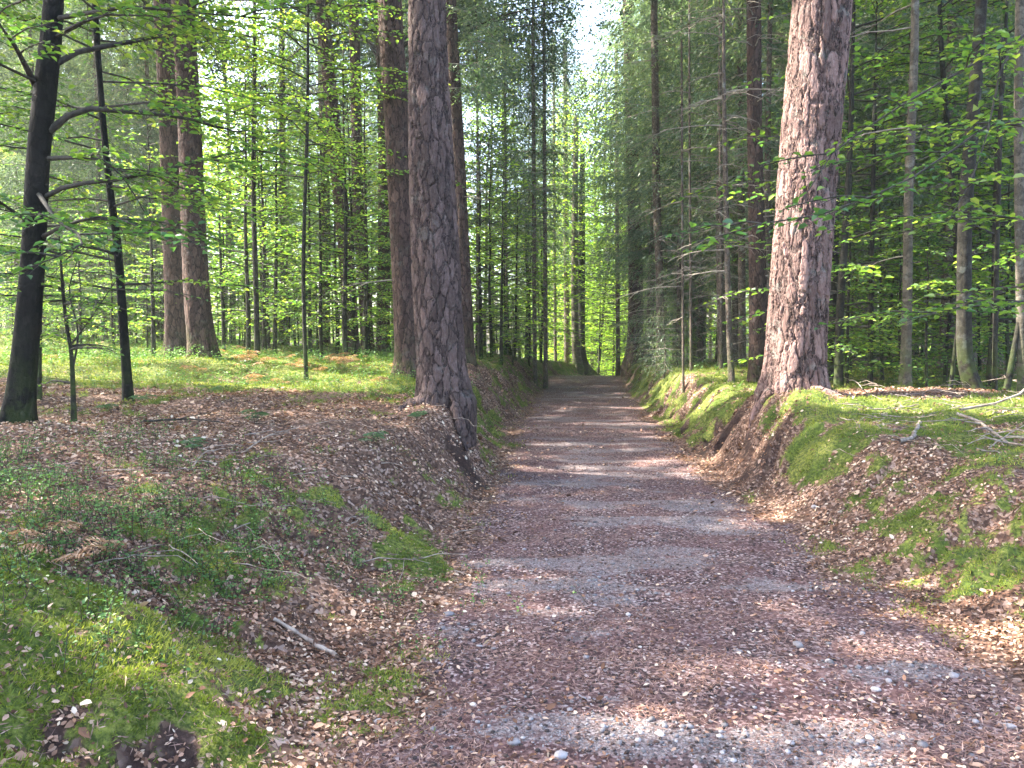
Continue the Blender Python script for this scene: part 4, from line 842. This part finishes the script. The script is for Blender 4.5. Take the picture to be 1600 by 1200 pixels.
# stones
def stone(px, py, s, v, label, seed):
    rr = np.random.default_rng(seed); p = hit(px, py); bpy_me = None
    n = 14; th = np.linspace(0, np.pi, 9); ph = np.arange(n) / n * 2 * np.pi; V = [[0, 0, 1]]
    amp = rr.normal(0, .12, 6)
    for t in th[1:-1]:
        for f in ph:
            r = 1 + amp[0] * math.cos(2 * f + amp[3] * 9) + amp[1] * math.cos(3 * f + t * 2) + amp[2] * math.cos(2 * t + f); V.append([r * math.sin(t) * math.cos(f), .75 * r * math.sin(t) * math.sin(f), math.cos(t) * (1 + amp[4])])
    V.append([0, 0, -1]); V = np.array(V) * s * np.array([1, 1, .5]); F4 = []; F3 = []
    for a in range(6):
        for b in range(n): F4.append([1 + a * n + b, 1 + a * n + (b + 1) % n, 1 + (a + 1) * n + (b + 1) % n, 1 + (a + 1) * n + b][::-1])
    for b in range(n): F3.append([0, 1 + b, 1 + (b + 1) % n]); F3.append([len(V) - 1, 1 + 6 * n + (b + 1) % n, 1 + 6 * n + b])
    a = rr.random() * 6.28; c, q = math.cos(a), math.sin(a); V = np.stack([V[:, 0] * c - V[:, 1] * q, V[:, 0] * q + V[:, 1] * c, V[:, 2]], 1)
    o = build('stone', [(V, [np.array(F4), np.array(F3)], 0, np.full(len(V), v))], [STONE], None, True); o.location = (p[0], p[1], float(ground_z(p[0], p[1])) + s * .2); tag(o, label, 'stone', 'loose stones on and beside the path')
for i, (px, py, s, v, lab) in enumerate([(1247, 1010, .030, .55, 'smooth grey oval stone on the right half of the path'), (1490, 1063, .024, .75, 'pale flat stone near the right edge of the path'), (1368, 1080, .022, .8, 'whitish stone low on the right of the path'), (1030, 1148, .020, .95, 'cream coloured stone at the bottom of the path'),
    (740, 1105, .018, 1, 'small white stone at the lower left path edge'), (590, 1130, .020, .85, 'pale round stone in the litter left of the path bottom'), (803, 1162, .026, .6, 'grey stone at the bottom left of the path'), (700, 965, .028, .5, 'flat grey stone half sunk at the left path edge'),
    (1578, 1132, .022, .7, 'light stone at the lower right corner'), (875, 1180, .03, .8, 'pale pair stone at the very bottom of the path'), (1272, 795, .035, .75, 'pale blue grey stone at the foot of the right bank'), (1000, 1010, .012, 1, 'tiny white pebble in the middle of the path'), (690, 980, .016, .7, 'small grey stone beside the flat sunk one'), (620, 1060, .014, .9, 'small pale stone below the broken stick')]):
    stone(px, py, s, v, lab, 500 + i)
print('objects', len(C.objects), 'unused', [p.name for p in PB + BT + SP + YS if p.name not in used])

# thin air between the camera and the far wood
hx = build('haze', [(np.array([(x, y, z) for z in (-14., 34.) for y in (-12., 112.) for x in (-130., 130.)]), [np.array([(0, 2, 3, 1), (4, 5, 7, 6), (0, 1, 5, 4), (2, 6, 7, 3), (0, 4, 6, 2), (1, 3, 7, 5)])], 0)], [bpy.data.materials.new('thin_air')])
hm = hx.data.materials[0]; hm.use_nodes = True; hn = hm.node_tree; hn.nodes.clear(); pv = hn.nodes.new('ShaderNodeVolumePrincipled'); ho = hn.nodes.new('ShaderNodeOutputMaterial')
pv.inputs['Color'].default_value = (.86, .93, .95, 1); pv.inputs['Density'].default_value = .0010; pv.inputs['Anisotropy'].default_value = .3; hn.links.new(pv.outputs[0], ho.inputs['Volume'])
tag(hx, 'thin pale haze hanging between the trees', 'haze', kind='stuff')
